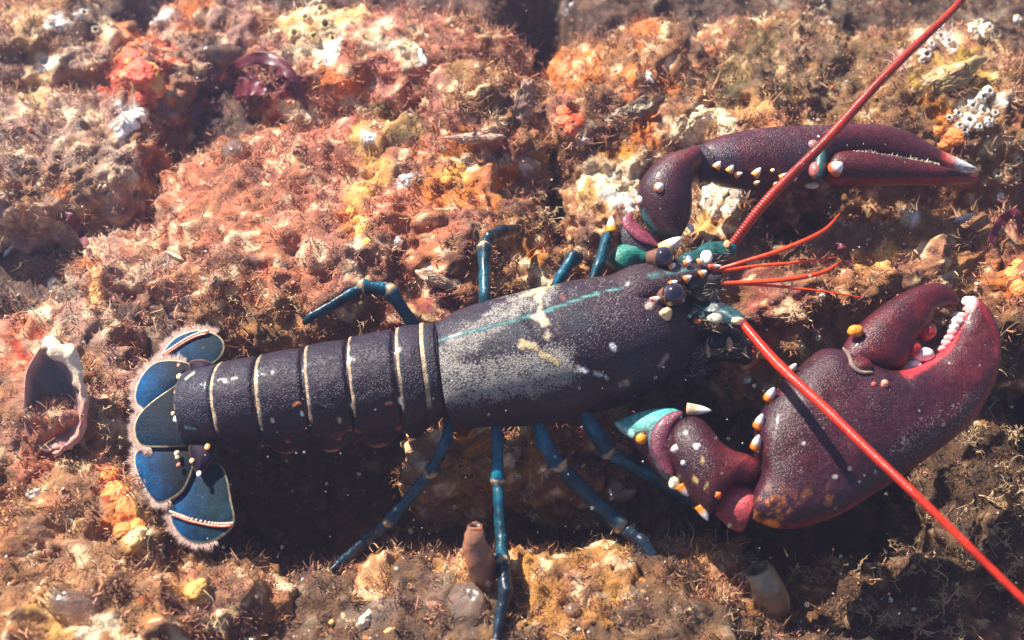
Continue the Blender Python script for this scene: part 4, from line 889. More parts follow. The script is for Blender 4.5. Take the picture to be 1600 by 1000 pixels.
boulder('boulder darkened with painted shade in the bottom right corner', 1450, 965, -.052, .080, .050, .06, .1, 27, 56)
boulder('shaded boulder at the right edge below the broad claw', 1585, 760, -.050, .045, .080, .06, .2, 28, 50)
boulder('orange brown stone showing under the lobster belly', 735, 702, -.008, .034, .015, .03, .05, 29, 30)
boulder('brown stone between the near legs under the carapace', 880, 695, -.006, .034, .015, .03, -.1, 30, 30)
boulder('gold topped stone behind the carapace', 835, 418, .014, .036, .022, .035, .2, 31, 38)
for k, (x, y, zt, r) in enumerate(((-.62, .25, .04, .14), (-.55, -.15, .03, .12), (.62, .3, .05, .16), (.60, -.1, -.02, .13), (-.3, .62, .06, .18), (.22, .64, .05, .17), (-.1, -.45, -.01, .12), (.35, -.42, -.05, .12))):
    px_, py_ = pix(A(x, y, zt)[None])[0]; boulder(('brown boulder beyond the left edge, behind the ledge boulder', 'brown boulder beyond the left edge, level with the tail fan', 'brown boulder beyond the right edge, behind the slender claw', 'dark boulder beyond the right edge, level with the broad claw', 'big boulder beyond the top edge, on the left', 'big boulder beyond the top edge, on the right', 'boulder beyond the bottom edge, below the near legs', 'boulder beyond the bottom edge, below the broad claw')[k], px_, py_, zt, r, r*.8, r*.6, .3*k, 60+k, 26)

# ---- one search tree over the reef, to set things on it
Vall = np.concatenate([r[0] for r in ROCKS]); off = np.cumsum([0]+[len(r[0]) for r in ROCKS]); Qall = np.concatenate([r[1]+o for r, o in zip(ROCKS, off)])
bare_all = np.concatenate([r[2] for r in ROCKS]); col_all = np.concatenate([r[3] for r in ROCKS])
bvh = BVHTree.FromPolygons(Vall.tolist(), Qall.tolist())
def ground(px, py):
    h = bvh.ray_cast(Vector(CAM), Vector(nrm(ray(px, py))))
    if h[0] is None: return atz(px, py, 0.0), A(0, 0, 1)
    nn = np.array(h[1]); nn = nn if nn@(-FWD) > 0 else -nn
    return np.array(h[0]), nn
def soft_ground(px, py, r=6):
    hs = [ground(px+dx, py+dy) for dx, dy in ((0, 0), (r, 0), (-r, 0), (0, r), (0, -r))]
    return hs[0][0], nrm(nrm(sum(h[1] for h in hs))+A(0, 0, .4))
def frame(nn, rot):
    nn = nrm(nn); u = nrm(np.cross(A(0, 1, .1), nn)); v = np.cross(nn, u); c, s_ = math.cos(rot), math.sin(rot)
    return u*c+v*s_, v*c-u*s_, nn

# ---- turf algae: fine curling filaments in clumps
a_, b_, c_, d_ = (Vall[Qall[:, k]] for k in range(4))
fn = np.cross(c_-a_, d_-b_); area = np.linalg.norm(fn, axis=1)*.5; fnn = nrm(fn); fnn = np.where((fnn[:, 2:] < 0), -fnn, fnn)
mid = (a_+c_)/2; Pm = pix(mid); fb_ = bare_all[Qall].mean(1)
inside = (Pm[:, 0] > -90) & (Pm[:, 0] < 1690) & (Pm[:, 1] > -90) & (Pm[:, 1] < 1090) & (mid[:, 2] > -.10)
dens = .85+.7*sstep(-.15, .3, fbm(mid, 22, 3, 500))
w = area*inside*np.clip(1.02-1.0*fb_, .04, 1)*dens; w[fnn[:, 2] < .05] *= .3; w /= w.sum()
NT = 34000
pick = rng.choice(len(w), NT, p=w); f1, f2 = rng.random(NT), rng.random(NT)
pp = a_[pick]*(1-f1)[:, None]*(1-f2)[:, None]+b_[pick]*(f1*(1-f2))[:, None]+c_[pick]*(f1*f2)[:, None]+d_[pick]*((1-f1)*f2)[:, None]
ok = np.ones(NT, bool)
dn = Vector((0, 0, -1))
for q in range(NT):
    h = bvh.ray_cast(Vector((pp[q, 0], pp[q, 1], .4)), dn)
    if h[0] is not None and h[0].z > pp[q, 2]+.004: ok[q] = False
pp = pp[ok]; pick = pick[ok]; NT = len(pp)
tn = fnn[pick]; tc = col_all[Qall[pick]].mean(1)
def filaments(P0, Nn, C0, per, spread, lmin, lmax, width, curl, seed, tone=(.6, 1.9)):
    r = np.random.default_rng(seed); n = len(P0)*per
    P = np.repeat(P0, per, 0); Nn = np.repeat(Nn, per, 0); C = np.repeat(C0, per, 0)
    P = P+r.normal(0, spread, (n, 3)); P = P-Nn*.0004
    d = nrm(Nn*1.0+r.normal(0, .75, (n, 3))); ln = r.uniform(lmin, lmax, n)*np.repeat(r.uniform(.6, 1.3, len(P0)), per); st_ = (ln/3)[:, None]
    side = nrm(np.cross(d, r.normal(0, 1, (n, 3)))); wd = (width*r.uniform(.6, 1.4, n))[:, None]
    p = P; rows = [p-side*wd, p+side*wd]; d2 = nrm(d+r.normal(0, curl, (n, 3))); p1 = p+d*st_*1.5; p2 = p1+d2*st_*1.5
    rows += [p1-side*wd*.85, p1+side*wd*.85, p2]
    V = np.stack(rows, 1).reshape(-1, 3); o = (np.arange(n)*5)[:, None, None]
    T = (np.array([[0, 1, 3], [0, 3, 2], [2, 3, 4]])[None]+o).reshape(-1, 3)
    t = r.uniform(*tone, n)[:, None]*np.repeat(r.uniform(.7, 1.25, len(P0)), per)[:, None]
    C = np.clip(C*t+r.normal(0, .012, (n, 3)), .006, .8); C = np.repeat(C, 5, 0)
    return V, None, T, C
M_TURF = simple('turf_algae', (0, 0, 0), 0.75, use_attr=True, var=.15, bscale=200)
def turf_tint(c, seed):
    k = np.random.default_rng(seed).random(len(c))[:, None]
    pal = np.where(k < .35, A(.27, .12, .085), np.where(k < .6, A(.20, .12, .065), np.where(k < .8, A(.36, .16, .12), A(.16, .055, .05))))
    dk = np.clip(c.mean(1, keepdims=True)/.10, .15, 1)
    return c*.6+pal*.45*dk
g = filaments(pp, tn, turf_tint(tc, 3), 13, .0019, .0028, .0078, .00024, .8, 11)
build('turf_algae', g, M_TURF, label='short brown and rosy turf algae furring the rocks', cat='algae', kind='stuff', smooth=False)

far_up = sstep(-.25, .2, fbm(pp, 16, 3, 321)); sel = rng.random(NT) < .22*far_up
g = filaments(pp[sel], tn[sel], turf_tint(tc[sel], 9), 9, .0026, .0070, .0140, .00030, .55, 23)
build('shaggy_algae', g, M_TURF, label='longer shaggy brown algae fronds hanging in clumps on the rocks', cat='algae', kind='stuff', smooth=False)

# ================================================================== THINGS ON THE REEF
M_LIME = simple('lime_shell', (0, 0, 0), 0.42, use_attr=True, bump=.5, bscale=500, var=.22)
M_SPONGE = simple('sponge', (0, 0, 0), 0.6, use_attr=True, sss=.25, bump=.9, bscale=420, var=.45)
M_SQUIRT = simple('sea_squirt_tunic', (0, 0, 0), 0.28, use_attr=True, sss=.5, coat=.3, bump=.35, bscale=260, var=.35)
M_JELLY = simple('clear_tunic', (.58, .42, .32), 0.22, trans=.85, coat=.4, bump=.25, bscale=160, var=.15)
M_WEED = simple('red_weed', (.10, .012, .022), 0.45, coat=.1, bump=.3, bscale=300, var=.4)
M_HYDRO = simple('hydroid', (0, 0, 0), 0.7, use_attr=True, var=.2)
M_SNAIL = simple('snail_shell', (.22, .12, .075), 0.3, coat=.4, bump=.3, bscale=350, var=.4)

def plate(c, u, v, nn, a, b, col, seed, curl=.35, thick=.0009, jag=.22, rings_n=6, m=40, steps=0.0, edgecol=None):
    """irregular curved plate of shell, with growth steps"""
    r = np.random.default_rng(seed); th = np.linspace(0, 2*math.pi, m, endpoint=False)
    rad = 1+jag*sum(r.normal(0, 1/(k+1))*np.cos(k*th+r.uniform(0, 6)) for k in range(2, 8))*.6
    rows = []; cols = []
    for side in (1, -1):
        tt = np.linspace(0.04, 1, rings_n) if side > 0 else np.linspace(1, 0.04, rings_n)
        for t in tt:
            x = a*t*rad*np.cos(th); y = b*t*rad*np.sin(th); z = -curl*a*(t*t)+side*thick*(1-.6*t)
            if steps and side > 0: z = z+steps*a*((t*5.0) % 1.0)*.5
            z = z+.05*a*np.sin(3*th+seed)*t*t
            rows.append(c+u*x[:, None]+v*y[:, None]+nn*np.atleast_1d(z*np.ones(m))[:, None])
            cc = np.asarray(col)*(1 if side > 0 else .8)*(1-.25*(steps > 0)*((t*5) % 1.0 < .25))
            if edgecol is not None: cc = cc*(1-t**3)+np.asarray(edgecol)*t**3
            cols.append(np.tile(cc, (m, 1)))
    V, Q, T = rings(np.array(rows)); C = np.concatenate(cols+[np.tile(col, (2, 1))])
    f = 3.0/max(a, b); V = V+nn*(fbm(V, f, 4, seed)*.30*min(a, b))[:, None]+u*(fbm(V, f*1.3, 3, seed+5)*.28*a)[:, None]+v*(fbm(V, f*1.3, 3, seed+9)*.28*b)[:, None]
    k = sstep(-.05, .35, fbm(V, 190, 4, seed+3))[:, None]*.75; C = C*(1-k)+A(.24, .13, .075)*k
    return V, Q, T, np.clip(C*(1+.3*fbm(V, 400, 2, seed))[:, None], .02, .88)
def fragment(label, px, py, a, b, rot, col, seed, up=.0015, curl=.3, lean=(0, 0, 0), name='shell_fragment', cat='shell fragment', **k):
    p, nn = soft_ground(px, py); nn = nrm(nn+np.asarray(lean)); u, v, w_ = frame(nn, rot); s_ = pxsize(p)
    return build(name, plate(p+w_*(up*.55-.0004), u, v, w_, a*s_, b*s_, col, seed, curl, **k), M_LIME, label=label, cat=cat)
W_, C2_, G_ = A(.86, .82, .76), A(.78, .62, .42), A(.72, .46, .18)
fragment('upright white shell blade under the red sponge', 205, 193, 30, 13, 1.0, W_, 1, .003, .2)
fragment('white chip near the left edge above the grey ledge', 72, 104, 17, 11, .6, W_, 2)
fragment('small white chip in the far top left haze', 92, 40, 13, 9, .2, W_, 3)
fragment('tall white splinter beside the cream crown', 660, 88, 18, 6, 1.9, W_, 4, .003)
fragment('large white shell plate on the cream crown', 525, 84, 22, 15, .4, W_, 5)
fragment('white three cornered chip on the rosy boulder', 637, 279, 15, 11, .3, W_, 6, jag=.4)
fragment('thin white shell edge right of the rosy boulder', 826, 250, 22, 8, -.5, W_, 7, .003)
fragment('round silvery shell above the gold stripe', 576, 216, 13, 11, .8, A(.72, .66, .66), 8)
fragment('white button shell left of the bent far leg', 622, 377, 8, 7, .1, W_, 9)
fragment('small white shell above the abdomen', 671, 421, 7, 5, .4, W_, 10)
fragment('long pale shell splinter on the grey mound', 283, 405, 26, 5, -.5, C2_, 11, .002)
fragment('flat white shell above the tail fan', 297, 464, 13, 7, -.3, W_, 12)
fragment('pale narrow shell left of the tail fan top', 322, 438, 18, 4, -.5, W_, 13)
fragment('cream shell blade at the left edge', 20, 385, 22, 5, .7, A(.66, .62, .58), 14)
fragment('white crust shell on the left boulder', 82, 442, 10, 22, .1, W_, 15)
fragment('white shell wedge on the top edge of the tan boulder', 890, 12, 18, 6, .4, A(.6, .64, .68), 16)
fragment('upright thin white shell on the tan boulder', 1015, 122, 5, 12, .3, W_, 17, .003)
fragment('pale blue grey shell at the foot of the tan boulder', 915, 220, 10, 6, .0, A(.5, .54, .58), 18)
fragment('white and cream plate at the top edge right of the dark rock', 1283, 14, 24, 14, .3, C2_, 19)
fragment('small white chip below the plate at the top edge', 1296, 36, 5, 9, .2, W_, 20)
fragment('silvery shell strip lying below the slender claw', 1495, 345, 30, 6, .35, A(.62, .64, .66), 21, .002)
fragment('short white shell at the right edge below the slender claw tip', 1562, 306, 16, 8, .2, W_, 22)
fragment('tiny white speck shell behind the dark olive rock', 1322, 128, 6, 4, .2, W_, 23)
fragment('white chip in the shade beside the broad claw', 1166, 592, 8, 6, .5, W_, 24, .004)
fragment('cream shell piece in the lower left', 52, 770, 12, 10, .6, A(.74, .66, .58), 25)
fragment('cream flake at the bottom edge under the rosy turf', 570, 968, 20, 9, .8, C2_, 26, .003)
fragment('small gold flake at the bottom edge', 612, 985, 16, 6, .1, G_, 27)
fragment('bright cream plate beside the slender claw elbow', 962, 292, 34, 22, .5, A(.85, .68, .40), 28, .003, steps=.10)
fragment('white edged plate on the cream stone under the slender claw', 1124, 312, 30, 34, .4, A(.84, .70, .46), 29, .005, .15, steps=.08, edgecol=W_)
fragment('gold flake on the lower end of the orange sponge', 213, 842, 12, 22, -.5, A(.80, .52, .22), 30, .006)
# layered oysters
fragment('ridged oyster shell standing behind the slender claw wrist', 1088, 200, 36, 34, 1.3, A(.80, .60, .38), 41, .008, .30, (-.1, -.4, 0), name='oyster_shell', cat='oyster', steps=.16, rings_n=22, m=64, jag=.3)
fragment('dark lamellar oyster edge on the tan boulder', 985, 175, 46, 16, .45, A(.28, .20, .13), 42, .006, .25, (0, -.5, 0), name='oyster_shell', cat='oyster', steps=.18, rings_n=22, m=64)
fragment('brown layered oyster at the edge of the dark crevice', 818, 160, 18, 40, .1, A(.30, .17, .12), 43, .006, .25, (.5, -.2, 0), name='oyster_shell', cat='oyster', steps=.16, rings_n=20, m=56)
fragment('yellow scalloped oyster lip in the top right', 1480, 125, 60, 22, .45, A(.46, .32, .12), 44, .007, .25, (0, -.3, 0), name='oyster_shell', cat='oyster', steps=.10, rings_n=18, m=60, jag=.4)
fragment('wavy oyster lip across the rosy boulder', 745, 216, 46, 9, -.1, A(.50, .33, .24), 45, .005, .2, (0, -.5, 0), name='oyster_shell', cat='oyster', steps=.1, rings_n=14, m=50, jag=.4)
fragment('translucent oyster edge in front of the reddish mound', 690, 440, 42, 12, -.35, A(.46, .30, .20), 46, .005, .25, name='oyster_shell', cat='oyster', steps=.12, rings_n=16, m=50)
# hollow oyster at the left
p, nn = soft_ground(82, 628, 20); nn = nrm(nn+A(.25, -.75, .15)); u, v, w_ = frame(nn, .22); s_ = pxsize(p); th = np.linspace(0, 2*math.pi, 72, endpoint=False)
hollow = empty('oyster_shell', p, 'hollow oyster shell with a pink lip on the left boulder', 'oyster')
rad = 1+.10*np.cos(2*th+.6)+.06*np.cos(3*th+1)+.03*np.cos(7*th)
def bowl(ts, zs, cols, c0):
    R = [c0+u*(40*s_*t*rad*np.cos(th))[:, None]+v*(88*s_*t*rad*np.sin(th))[:, None]+w_*z_ for t, z_ in zip(ts, zs)]
    V, Q, T = rings(np.array(R)); C = np.concatenate([np.tile(c, (72, 1)) for c in cols]+[np.tile(cols[0], (1, 1)), np.tile(cols[-1], (1, 1))]); return V+w_*(fbm(V, 90, 3, 3)*.0015)[:, None], Q, T, C
ts = np.concatenate([np.linspace(.72, 1.02, 6), np.linspace(1.0, .05, 14)]); zs = np.concatenate([np.linspace(-.02, .006, 6), .008-.013*(1-np.linspace(1.0, .05, 14)**2)])
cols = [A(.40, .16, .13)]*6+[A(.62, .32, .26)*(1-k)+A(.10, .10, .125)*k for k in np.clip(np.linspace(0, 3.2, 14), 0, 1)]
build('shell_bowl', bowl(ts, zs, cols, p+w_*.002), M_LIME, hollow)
lip = [p+w_*.011+u*40*s_*1.02*math.cos(t)*r_+v*88*s_*1.02*math.sin(t)*r_ for t, r_ in zip(np.linspace(-1.6, 2.0, 12), np.interp(np.linspace(-1.6, 2.0, 12) % (2*math.pi), th, rad))]
g = tube(lip, [.001, .0016, .0022, .0022, .0024, .0026, .0030, .0040, .0052, .0056, .0042, .0015], 60, 14); V = g[0]+nrm(g[0]-p)*(fbm(g[0], 130, 4, 2)*.0050)[:, None]
Cc = np.tile(A(.62, .28, .22), (len(V), 1)); k = sstep(640, 590, pix(V)[:, 1])[:, None]; Cc = Cc*(1-k)+A(.84, .66, .48)*k
build('shell_lip', (V, g[1], g[2], Cc), M_LIME, hollow)

# barnacles
def barnacle(parent, px, py, r, seed, col):
    p, nn = soft_ground(px, py, 4); u, v, w_ = frame(nrm(nn+A(0, -.2, .3)), seed); s_ = pxsize(p)*r*(.65+.5*abs(math.sin(seed*3.3))); p = p-nn*.25*s_; th = np.linspace(0, 2*math.pi, 36, endpoint=False)
    rib = 1+.09*np.cos(6*th+seed)+.05*np.cos(13*th); R = []; C = []
    for t, h_, k in ((1.1, -.25, .9), (1.0, .1, 1), (.82, .5, 1), (.55, .86, 1.05), (.42, .90, 1.05), (.34, .76, .7), (.26, .35, .4), (.1, .3, .3)):
        R.append(p+u*(s_*t*rib*np.cos(th))[:, None]+v*(s_*t*rib*np.sin(th))[:, None]+w_*(s_*h_)); C.append(np.tile(col*min(k, 1.0)*A(.92, .86, .78), (36, 1)))
    V, Q, T = rings(np.array(R)); V = V+nrm(V-p)*(fbm(V, 2.2/s_, 3, int(seed*10))*.38*s_)[:, None]; return build('barnacle', (V, Q, T, np.concatenate(C+[np.tile(col*.3, (2, 1))])), M_LIME, parent)
def barnacles(label, spots, col):
    root = empty('barnacle_cluster', soft_ground(*spots[0][:2])[0], label, 'barnacles')
    for i, (x, y, r) in enumerate(spots): barnacle(root, x, y, r, i*1.7, col*(.9+.1*math.sin(i*2.1)))
barnacles('bright white barnacle cluster behind the slender claw tip', [(1497, 178, 12), (1515, 190, 14), (1535, 175, 11), (1520, 165, 9), (1545, 190, 10), (1500, 196, 10), (1535, 152, 9), (1545, 143, 8), (1508, 205, 8), (1530, 198, 9), (1484, 184, 8), (1555, 178, 7)], A(.86, .84, .80))
barnacles('white and pink barnacles crossed by the upper antenna', [(1455, 70, 13), (1470, 58, 11), (1447, 86, 10), (1482, 66, 8), (1463, 45, 9), (1450, 55, 8), (1440, 96, 7)], A(.86, .78, .76))
barnacles('white barnacles in the top right corner', [(1530, 36, 12), (1545, 44, 10), (1520, 48, 8), (1538, 55, 7), (1590, 30, 9)], A(.85, .80, .70))
barnacles('gold stained barnacles on the cream crown', [(478, 30, 16), (502, 18, 14), (510, 40, 12), (460, 55, 11), (490, 58, 11), (540, 18, 10), (520, 62, 9)], A(.84, .66, .36))
barnacles('pale barnacles between the slender claw and the right edge', [(1575, 262, 10), (1590, 250, 9), (1560, 272, 9), (1588, 275, 7)], A(.66, .58, .40))
barnacles('small pale barnacles beside the red sponge', [(160, 32, 10), (172, 42, 9), (150, 48, 8), (132, 22, 9), (118, 16, 8)], A(.82, .72, .56))

# sponges
def sponge(label, blobs, col, seed):
    gs = []
    for i, (x, y, r, h_) in enumerate(blobs):
        p, nn = soft_ground(x, y, 8); s_ = pxsize(p)*r; D, Q = cubesphere(16); u, v, w_ = frame(nn, seed+i)
        d = 1+.22*fbm(D*1.0+seed+i, 2.2, 3, seed)+.10*fbm(D+i, 7, 2, seed+4)-.30*np.clip(fbm(D+i*3, 4.5, 2, seed+8)-.25, 0, 1)
        V = p+(u*(D[:, :1]*s_)+v*(D[:, 1:2]*s_)+w_*(D[:, 2:]*s_*h_))*d[:, None]
        C = np.asarray(col)*(1+.25*fbm(V, 140, 3, seed))[:, None]; k = sstep(.1, .5, fbm(V, 90, 3, seed+2))[:, None]; C = C*(1-k)+A(.78, .42, .10)*k
        gs.append((V, Q, None, np.clip(C, .02, .9)))
    return build('sponge', merge(*gs), M_SPONGE, label=label, cat='sponge')
sponge('orange sponge left of the tail fan', [(180, 770, 22, .5), (195, 800, 24, .5), (210, 825, 18, .5), (172, 742, 15, .5), (222, 806, 14, .6), (190, 828, 14, .5)], A(.72, .22, .05), 2)
sponge('red sponge patch in the upper left', [(222, 112, 24, .4), (205, 90, 18, .4), (238, 135, 20, .45), (246, 112, 15, .4), (225, 150, 13, .4)], A(.62, .10, .05), 5)
sponge('orange sponge at the foot of the dark crevice', [(885, 190, 14, .5), (880, 175, 12, .5), (890, 204, 9, .6)], A(.66, .14, .05), 8)
sponge('gold sponge knob on the rosy boulder', [(706, 272, 13, .6), (718, 262, 10, .6), (698, 282, 8, .6)], A(.78, .36, .06), 11)
sponge('gold sponge below the tail fan', [(302, 925, 14, .6), (314, 915, 11, .6), (308, 938, 9, .6)], A(.74, .40, .10), 14)
sponge('pale gold sponge stripe on the rosy boulder', [(556, 345, 11, .6), (565, 362, 12, .6), (575, 378, 9, .6), (548, 330, 9, .6)], A(.76, .42, .10), 17)
sponge('orange sponge in the top right corner', [(1492, 214, 15, .5), (1478, 224, 12, .5), (1465, 205, 10, .5)], A(.66, .20, .04), 20)
sponge('small orange sponge at the right edge above the broad claw', [(1582, 430, 14, .6), (1592, 450, 14, .6), (1590, 412, 9, .6)], A(.76, .28, .08), 23)
sponge('dull orange sponge under the lobster head', [(1180, 560, 11, .5), (1165, 570, 9, .5), (1195, 552, 9, .5)], A(.55, .12, .04), 26)

# sea squirts
def squirt(label, pts, rads, col, tipcol, seed, mat=None):
    P = [soft_ground(pts[0][0], pts[0][1])[0]-A(0, 0, .004)]; b = P[0]
    for x, y, dz in pts[1:]: P.append(atz(x, y, b[2]+dz))
    s_ = pxsize(b); g = tube(P, np.array(rads)*s_, 44, 26, .9, endround=False); R = g[0][:-2].reshape(44, 26, 3)
    end = R[-1]; c = end.mean(0); ax = nrm(c-R[-3].mean(0))
    R = np.concatenate([R, [c+(end-c)*.80+ax*.0006, c+(end-c)*.62-ax*.002, c+(end-c)*.5-ax*.008]]); V, Q, T = rings(R)
    V = V+nrm(V-c)*(fbm(V, 150, 4, seed)*.0030)[:, None]; t = np.concatenate([np.repeat(np.linspace(0, 1, 47), 26), [0, 1]])[:, None]
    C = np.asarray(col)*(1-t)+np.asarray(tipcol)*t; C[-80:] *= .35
    return build('sea_squirt', (V, Q, T, C), mat or M_SQUIRT, label=label, cat='sea squirt')
squirt('brown pink tube sea squirt beside the straight near leg', [(762, 905, 0), (752, 880, .016), (742, 850, .028), (742, 822, .036)], [24, 24, 18, 13], A(.34, .12, .06), A(.26, .13, .08), 2)
squirt('pale tube sea squirt with open mouth at the bottom edge', [(1206, 945, 0), (1200, 928, .012), (1192, 908, .020), (1184, 890, .026)], [32, 31, 26, 20], A(.30, .13, .06), A(.30, .24, .14), 4)
def jelly(label, x, y, rx, ry, rz, rot, seed, up=.35):
    p, nn = soft_ground(x, y, 10); u, v, w_ = frame(nn, rot); s_ = pxsize(p); D, Q = cubesphere(18); d = 1+.18*fbm(D+seed, 1.8, 3, seed)
    V = p+w_*rz*s_*up+(u*D[:, :1]*rx*s_+v*D[:, 1:2]*ry*s_+w_*D[:, 2:]*rz*s_)*d[:, None]; return build('sea_squirt', (V, Q, None), M_JELLY, label=label, cat='sea squirt')
jelly('glassy round sea squirt on the rosy boulder', 366, 236, 20, 24, 13, .2, 1, .15)
jelly('glassy sea squirt on the golden corner rock', 118, 950, 42, 26, 14, -.1, 2, .2)
jelly('clear flattened sea squirt beside the grey top stone', 362, 92, 44, 22, 12, .1, 3, .2)
jelly('milky sea squirt under the straight near leg', 722, 948, 42, 40, 14, .3, 4, .1)
jelly('small milky sea squirt on the golden front rock', 895, 955, 13, 12, 10, .0, 5)
# snail: a whorled tube grown along a spiral
p, nn = A(*atz(965, 762, -.022)), nrm(A(-.2, -.55, .8)); u, v, w_ = frame(nn, 2.3); s_ = pxsize(p); th = np.linspace(0, 2*math.pi*2.6, 110); gr = np.exp(.20*(th-th[-1])); R = []
ph = np.linspace(0, 2*math.pi, 22, endpoint=False)
for t, g_ in zip(th, gr):
    rc, rt = 14.5*s_*g_, 15.5*s_*g_; er = u*math.cos(t)+v*math.sin(t); c = p+er*rc+w_*(17*s_*(1-g_)-6*s_*g_)
    R.append(c+er*(rt*np.cos(ph))[:, None]+w_*(rt*1.05*np.sin(ph))[:, None])
snail = build('sea_snail', rings(np.array(R)), M_SNAIL, label='round brown sea snail in the shade between the near legs', cat='snail')
gs = [ball(p+u*6*s_*math.cos(k*1.3)+v*(9+3*k)*s_+w_*12*s_, .0011, 4, col=A(.6, .52, .45), disp=.0006, dscale=500, seed=k) for k in range(4)]
build('lime_grain', merge(*gs), M_LIME, snail)

# red weed blades
def blade(label, pts, w, seed, ruffle=.35):
    P = []
    for x, y, dz in pts:
        g_, _ = soft_ground(x, y, 5); P.append(g_+A(0, -.3*dz, dz))
    n, m_ = 60, 12; C = crom(np.array(P), n); T = nrm(np.gradient(C, axis=0)); S = nrm(np.cross(T, A(.1, -.6, .6))); Nn = np.cross(S, T); s_ = pxsize(C[0]); t = np.linspace(0, 1, n); wd = w*s_*np.sin(math.pi*np.clip(t*.92+.05, 0, 1))**.6
    a = np.linspace(-1, 1, m_); R = C[:, None]+S[:, None]*(wd[:, None]*a[None])[..., None]+Nn[:, None]*(ruffle*wd[:, None]*a[None]**2*np.sin(t*26+seed)[:, None]*np.sign(a)[None])[..., None]
    V, Q, T2 = rings(R, caps=False, closed=False); V2 = V+np.repeat(Nn, m_, 0)*.0006; k = len(V)
    b_ = np.concatenate([np.arange(m_), np.arange(1, n)*m_+m_-1, (n-1)*m_+np.arange(m_-2, -1, -1), np.arange(n-2, 0, -1)*m_]); nb = np.roll(b_, -1)
    return build('red_weed', (np.concatenate([V, V2]), np.concatenate([Q, Q[:, ::-1]+k, np.stack([b_, b_+k, nb+k, nb], -1)]), None), M_WEED, label=label, cat='seaweed')
blade('arched dark red weed blade on the rosy boulder', [(345, 132, .004), (385, 114, .012), (430, 116, .016), (462, 138, .012), (482, 176, .004)], 9, 1)
blade('purple weed blade in the hollow of the rosy boulder', [(365, 150, .004), (392, 150, .010), (420, 156, .008)], 15, 2)
blade('short purple weed left of the rosy boulder top', [(300, 190, .003), (322, 176, .009), (345, 180, .004)], 12, 3)
blade('curled purple weed at the right edge', [(1540, 395, .002), (1548, 366, .012), (1572, 352, .014), (1588, 372, .006)], 8, 4)
blade('small purple weed scrap at the antennule tips', [(1296, 392, .004), (1308, 396, .008), (1318, 408, .006), (1328, 420, .002)], 6, 5)
blade('dark red weed tuft below the tube sea squirt', [(1222, 985, .002), (1232, 968, .010), (1245, 960, .006)], 14, 6)
blade('brown folded weed on the left boulder', [(92, 345, .003), (118, 352, .010), (134, 372, .008), (146, 410, .003)], 8, 7)

# branching hydroids and loose threads
tw = []
def twig(p, d, ln, r, depth, r_):
    d = nrm(d+np.array([r_.gauss(0, .22), r_.gauss(0, .22), r_.gauss(0, .12)])); q = p+d*ln*.5; d2 = nrm(d+np.array([r_.gauss(0, .3), r_.gauss(0, .3), r_.gauss(0, .2)])); e = q+d2*ln*.5
    tw.append((p, q, e, r, depth))
    if depth > 0:
        for k in range(r_.choice((2, 2, 3, 3))):
            f = r_.uniform(.4, 1.0); b = p+(e-p)*f
            twig(b if k else e, d2+np.array([r_.gauss(0, .7), r_.gauss(0, .7), r_.gauss(0, .5)]), ln*r_.uniform(.5, .82), r*.78, depth-1, r_)
r_ = random.Random(5)
spots = [(1130, 930, 12, 3), (1270, 900, 14, 4), (1310, 890, 16, 4), (1340, 950, 14, 4), (1390, 960, 16, 4), (1440, 860, 18, 4), (1450, 900, 18, 4), (1500, 880, 20, 4), (1480, 940, 20, 4), (1530, 780, 20, 4), (1550, 830, 20, 4), (1560, 720, 20, 4), (1580, 680, 18, 4), (1590, 780, 18, 4), (1420, 980, 16, 4), (1560, 920, 18, 4), (1240, 975, 14, 4), (1290, 985, 14, 4), (1400, 830, 18, 4), (1520, 690, 16, 4), (1500, 985, 16, 4), (1350, 900, 16, 4), (1440, 800, 14, 4), (1590, 870, 16, 4), (1180, 870, 10, 3),
         (845, 330, 14, 4), (860, 318, 14, 4), (850, 350, 14, 4), (880, 340, 12, 3), (836, 300, 10, 3), (815, 770, 12, 3), (825, 800, 12, 3), (600, 830, 10, 2), (620, 820, 10, 2), (640, 830, 10, 2), (560, 850, 10, 2), (660, 840, 12, 2), (830, 60, 10, 3), (840, 90, 10, 3), (250, 690, 10, 3), (160, 650, 12, 3), (165, 610, 12, 3), (170, 680, 12, 3), (460, 480, 10, 3), (400, 500, 10, 3), (360, 480, 10, 3)]
for x, y, ln, dep in spots:
    for k in range(2):
        p, nn = ground(x+r_.uniform(-10, 10), y+r_.uniform(-10, 10)); twig(p, nn+A(r_.gauss(0, .3), -.35, .35), ln*pxsize(p)*1.35, .00060, dep, r_)
for i in range(170):                                              # loose threads over the turf
    p, nn = ground(r_.uniform(0, 1600), r_.uniform(0, 1000)); twig(p, nn+A(r_.gauss(0, .6), r_.gauss(0, .6), .1), r_.uniform(.006, .013), .00024, r_.choice((0, 1, 2)), r_)
Pm_ = np.array([[a, b, c] for a, b, c, *_ in tw]); rr = np.array([t[3] for t in tw]); n = len(tw)
T0 = nrm(Pm_[:, 2]-Pm_[:, 0]); U0 = nrm(np.cross(T0, A(.3, .5, .8))); W0 = np.cross(T0, U0); R = []
for k, f in ((0, 1), (1, .9), (2, .65)):
    for a in (0, 2.094, 4.189): R.append(Pm_[:, k]+(U0*math.cos(a)+W0*math.sin(a))*(rr*f)[:, None])
V = np.stack(R, 1).reshape(-1, 3); q = np.array([[0, 1, 4, 3], [1, 2, 5, 4], [2, 0, 3, 5], [3, 4, 7, 6], [4, 5, 8, 7], [5, 3, 6, 8]]); Q = (q[None]+(np.arange(n)*9)[:, None, None]).reshape(-1, 4)
C = np.repeat(np.array([[.44, .30, .16]])*rng.uniform(.6, 1.4, (n, 1)), 9, 0)
build('branching_hydroids', (V, Q, None, C), M_HYDRO, label='fine tan branching hydroids growing from the rocks', cat='hydroids', kind='stuff')

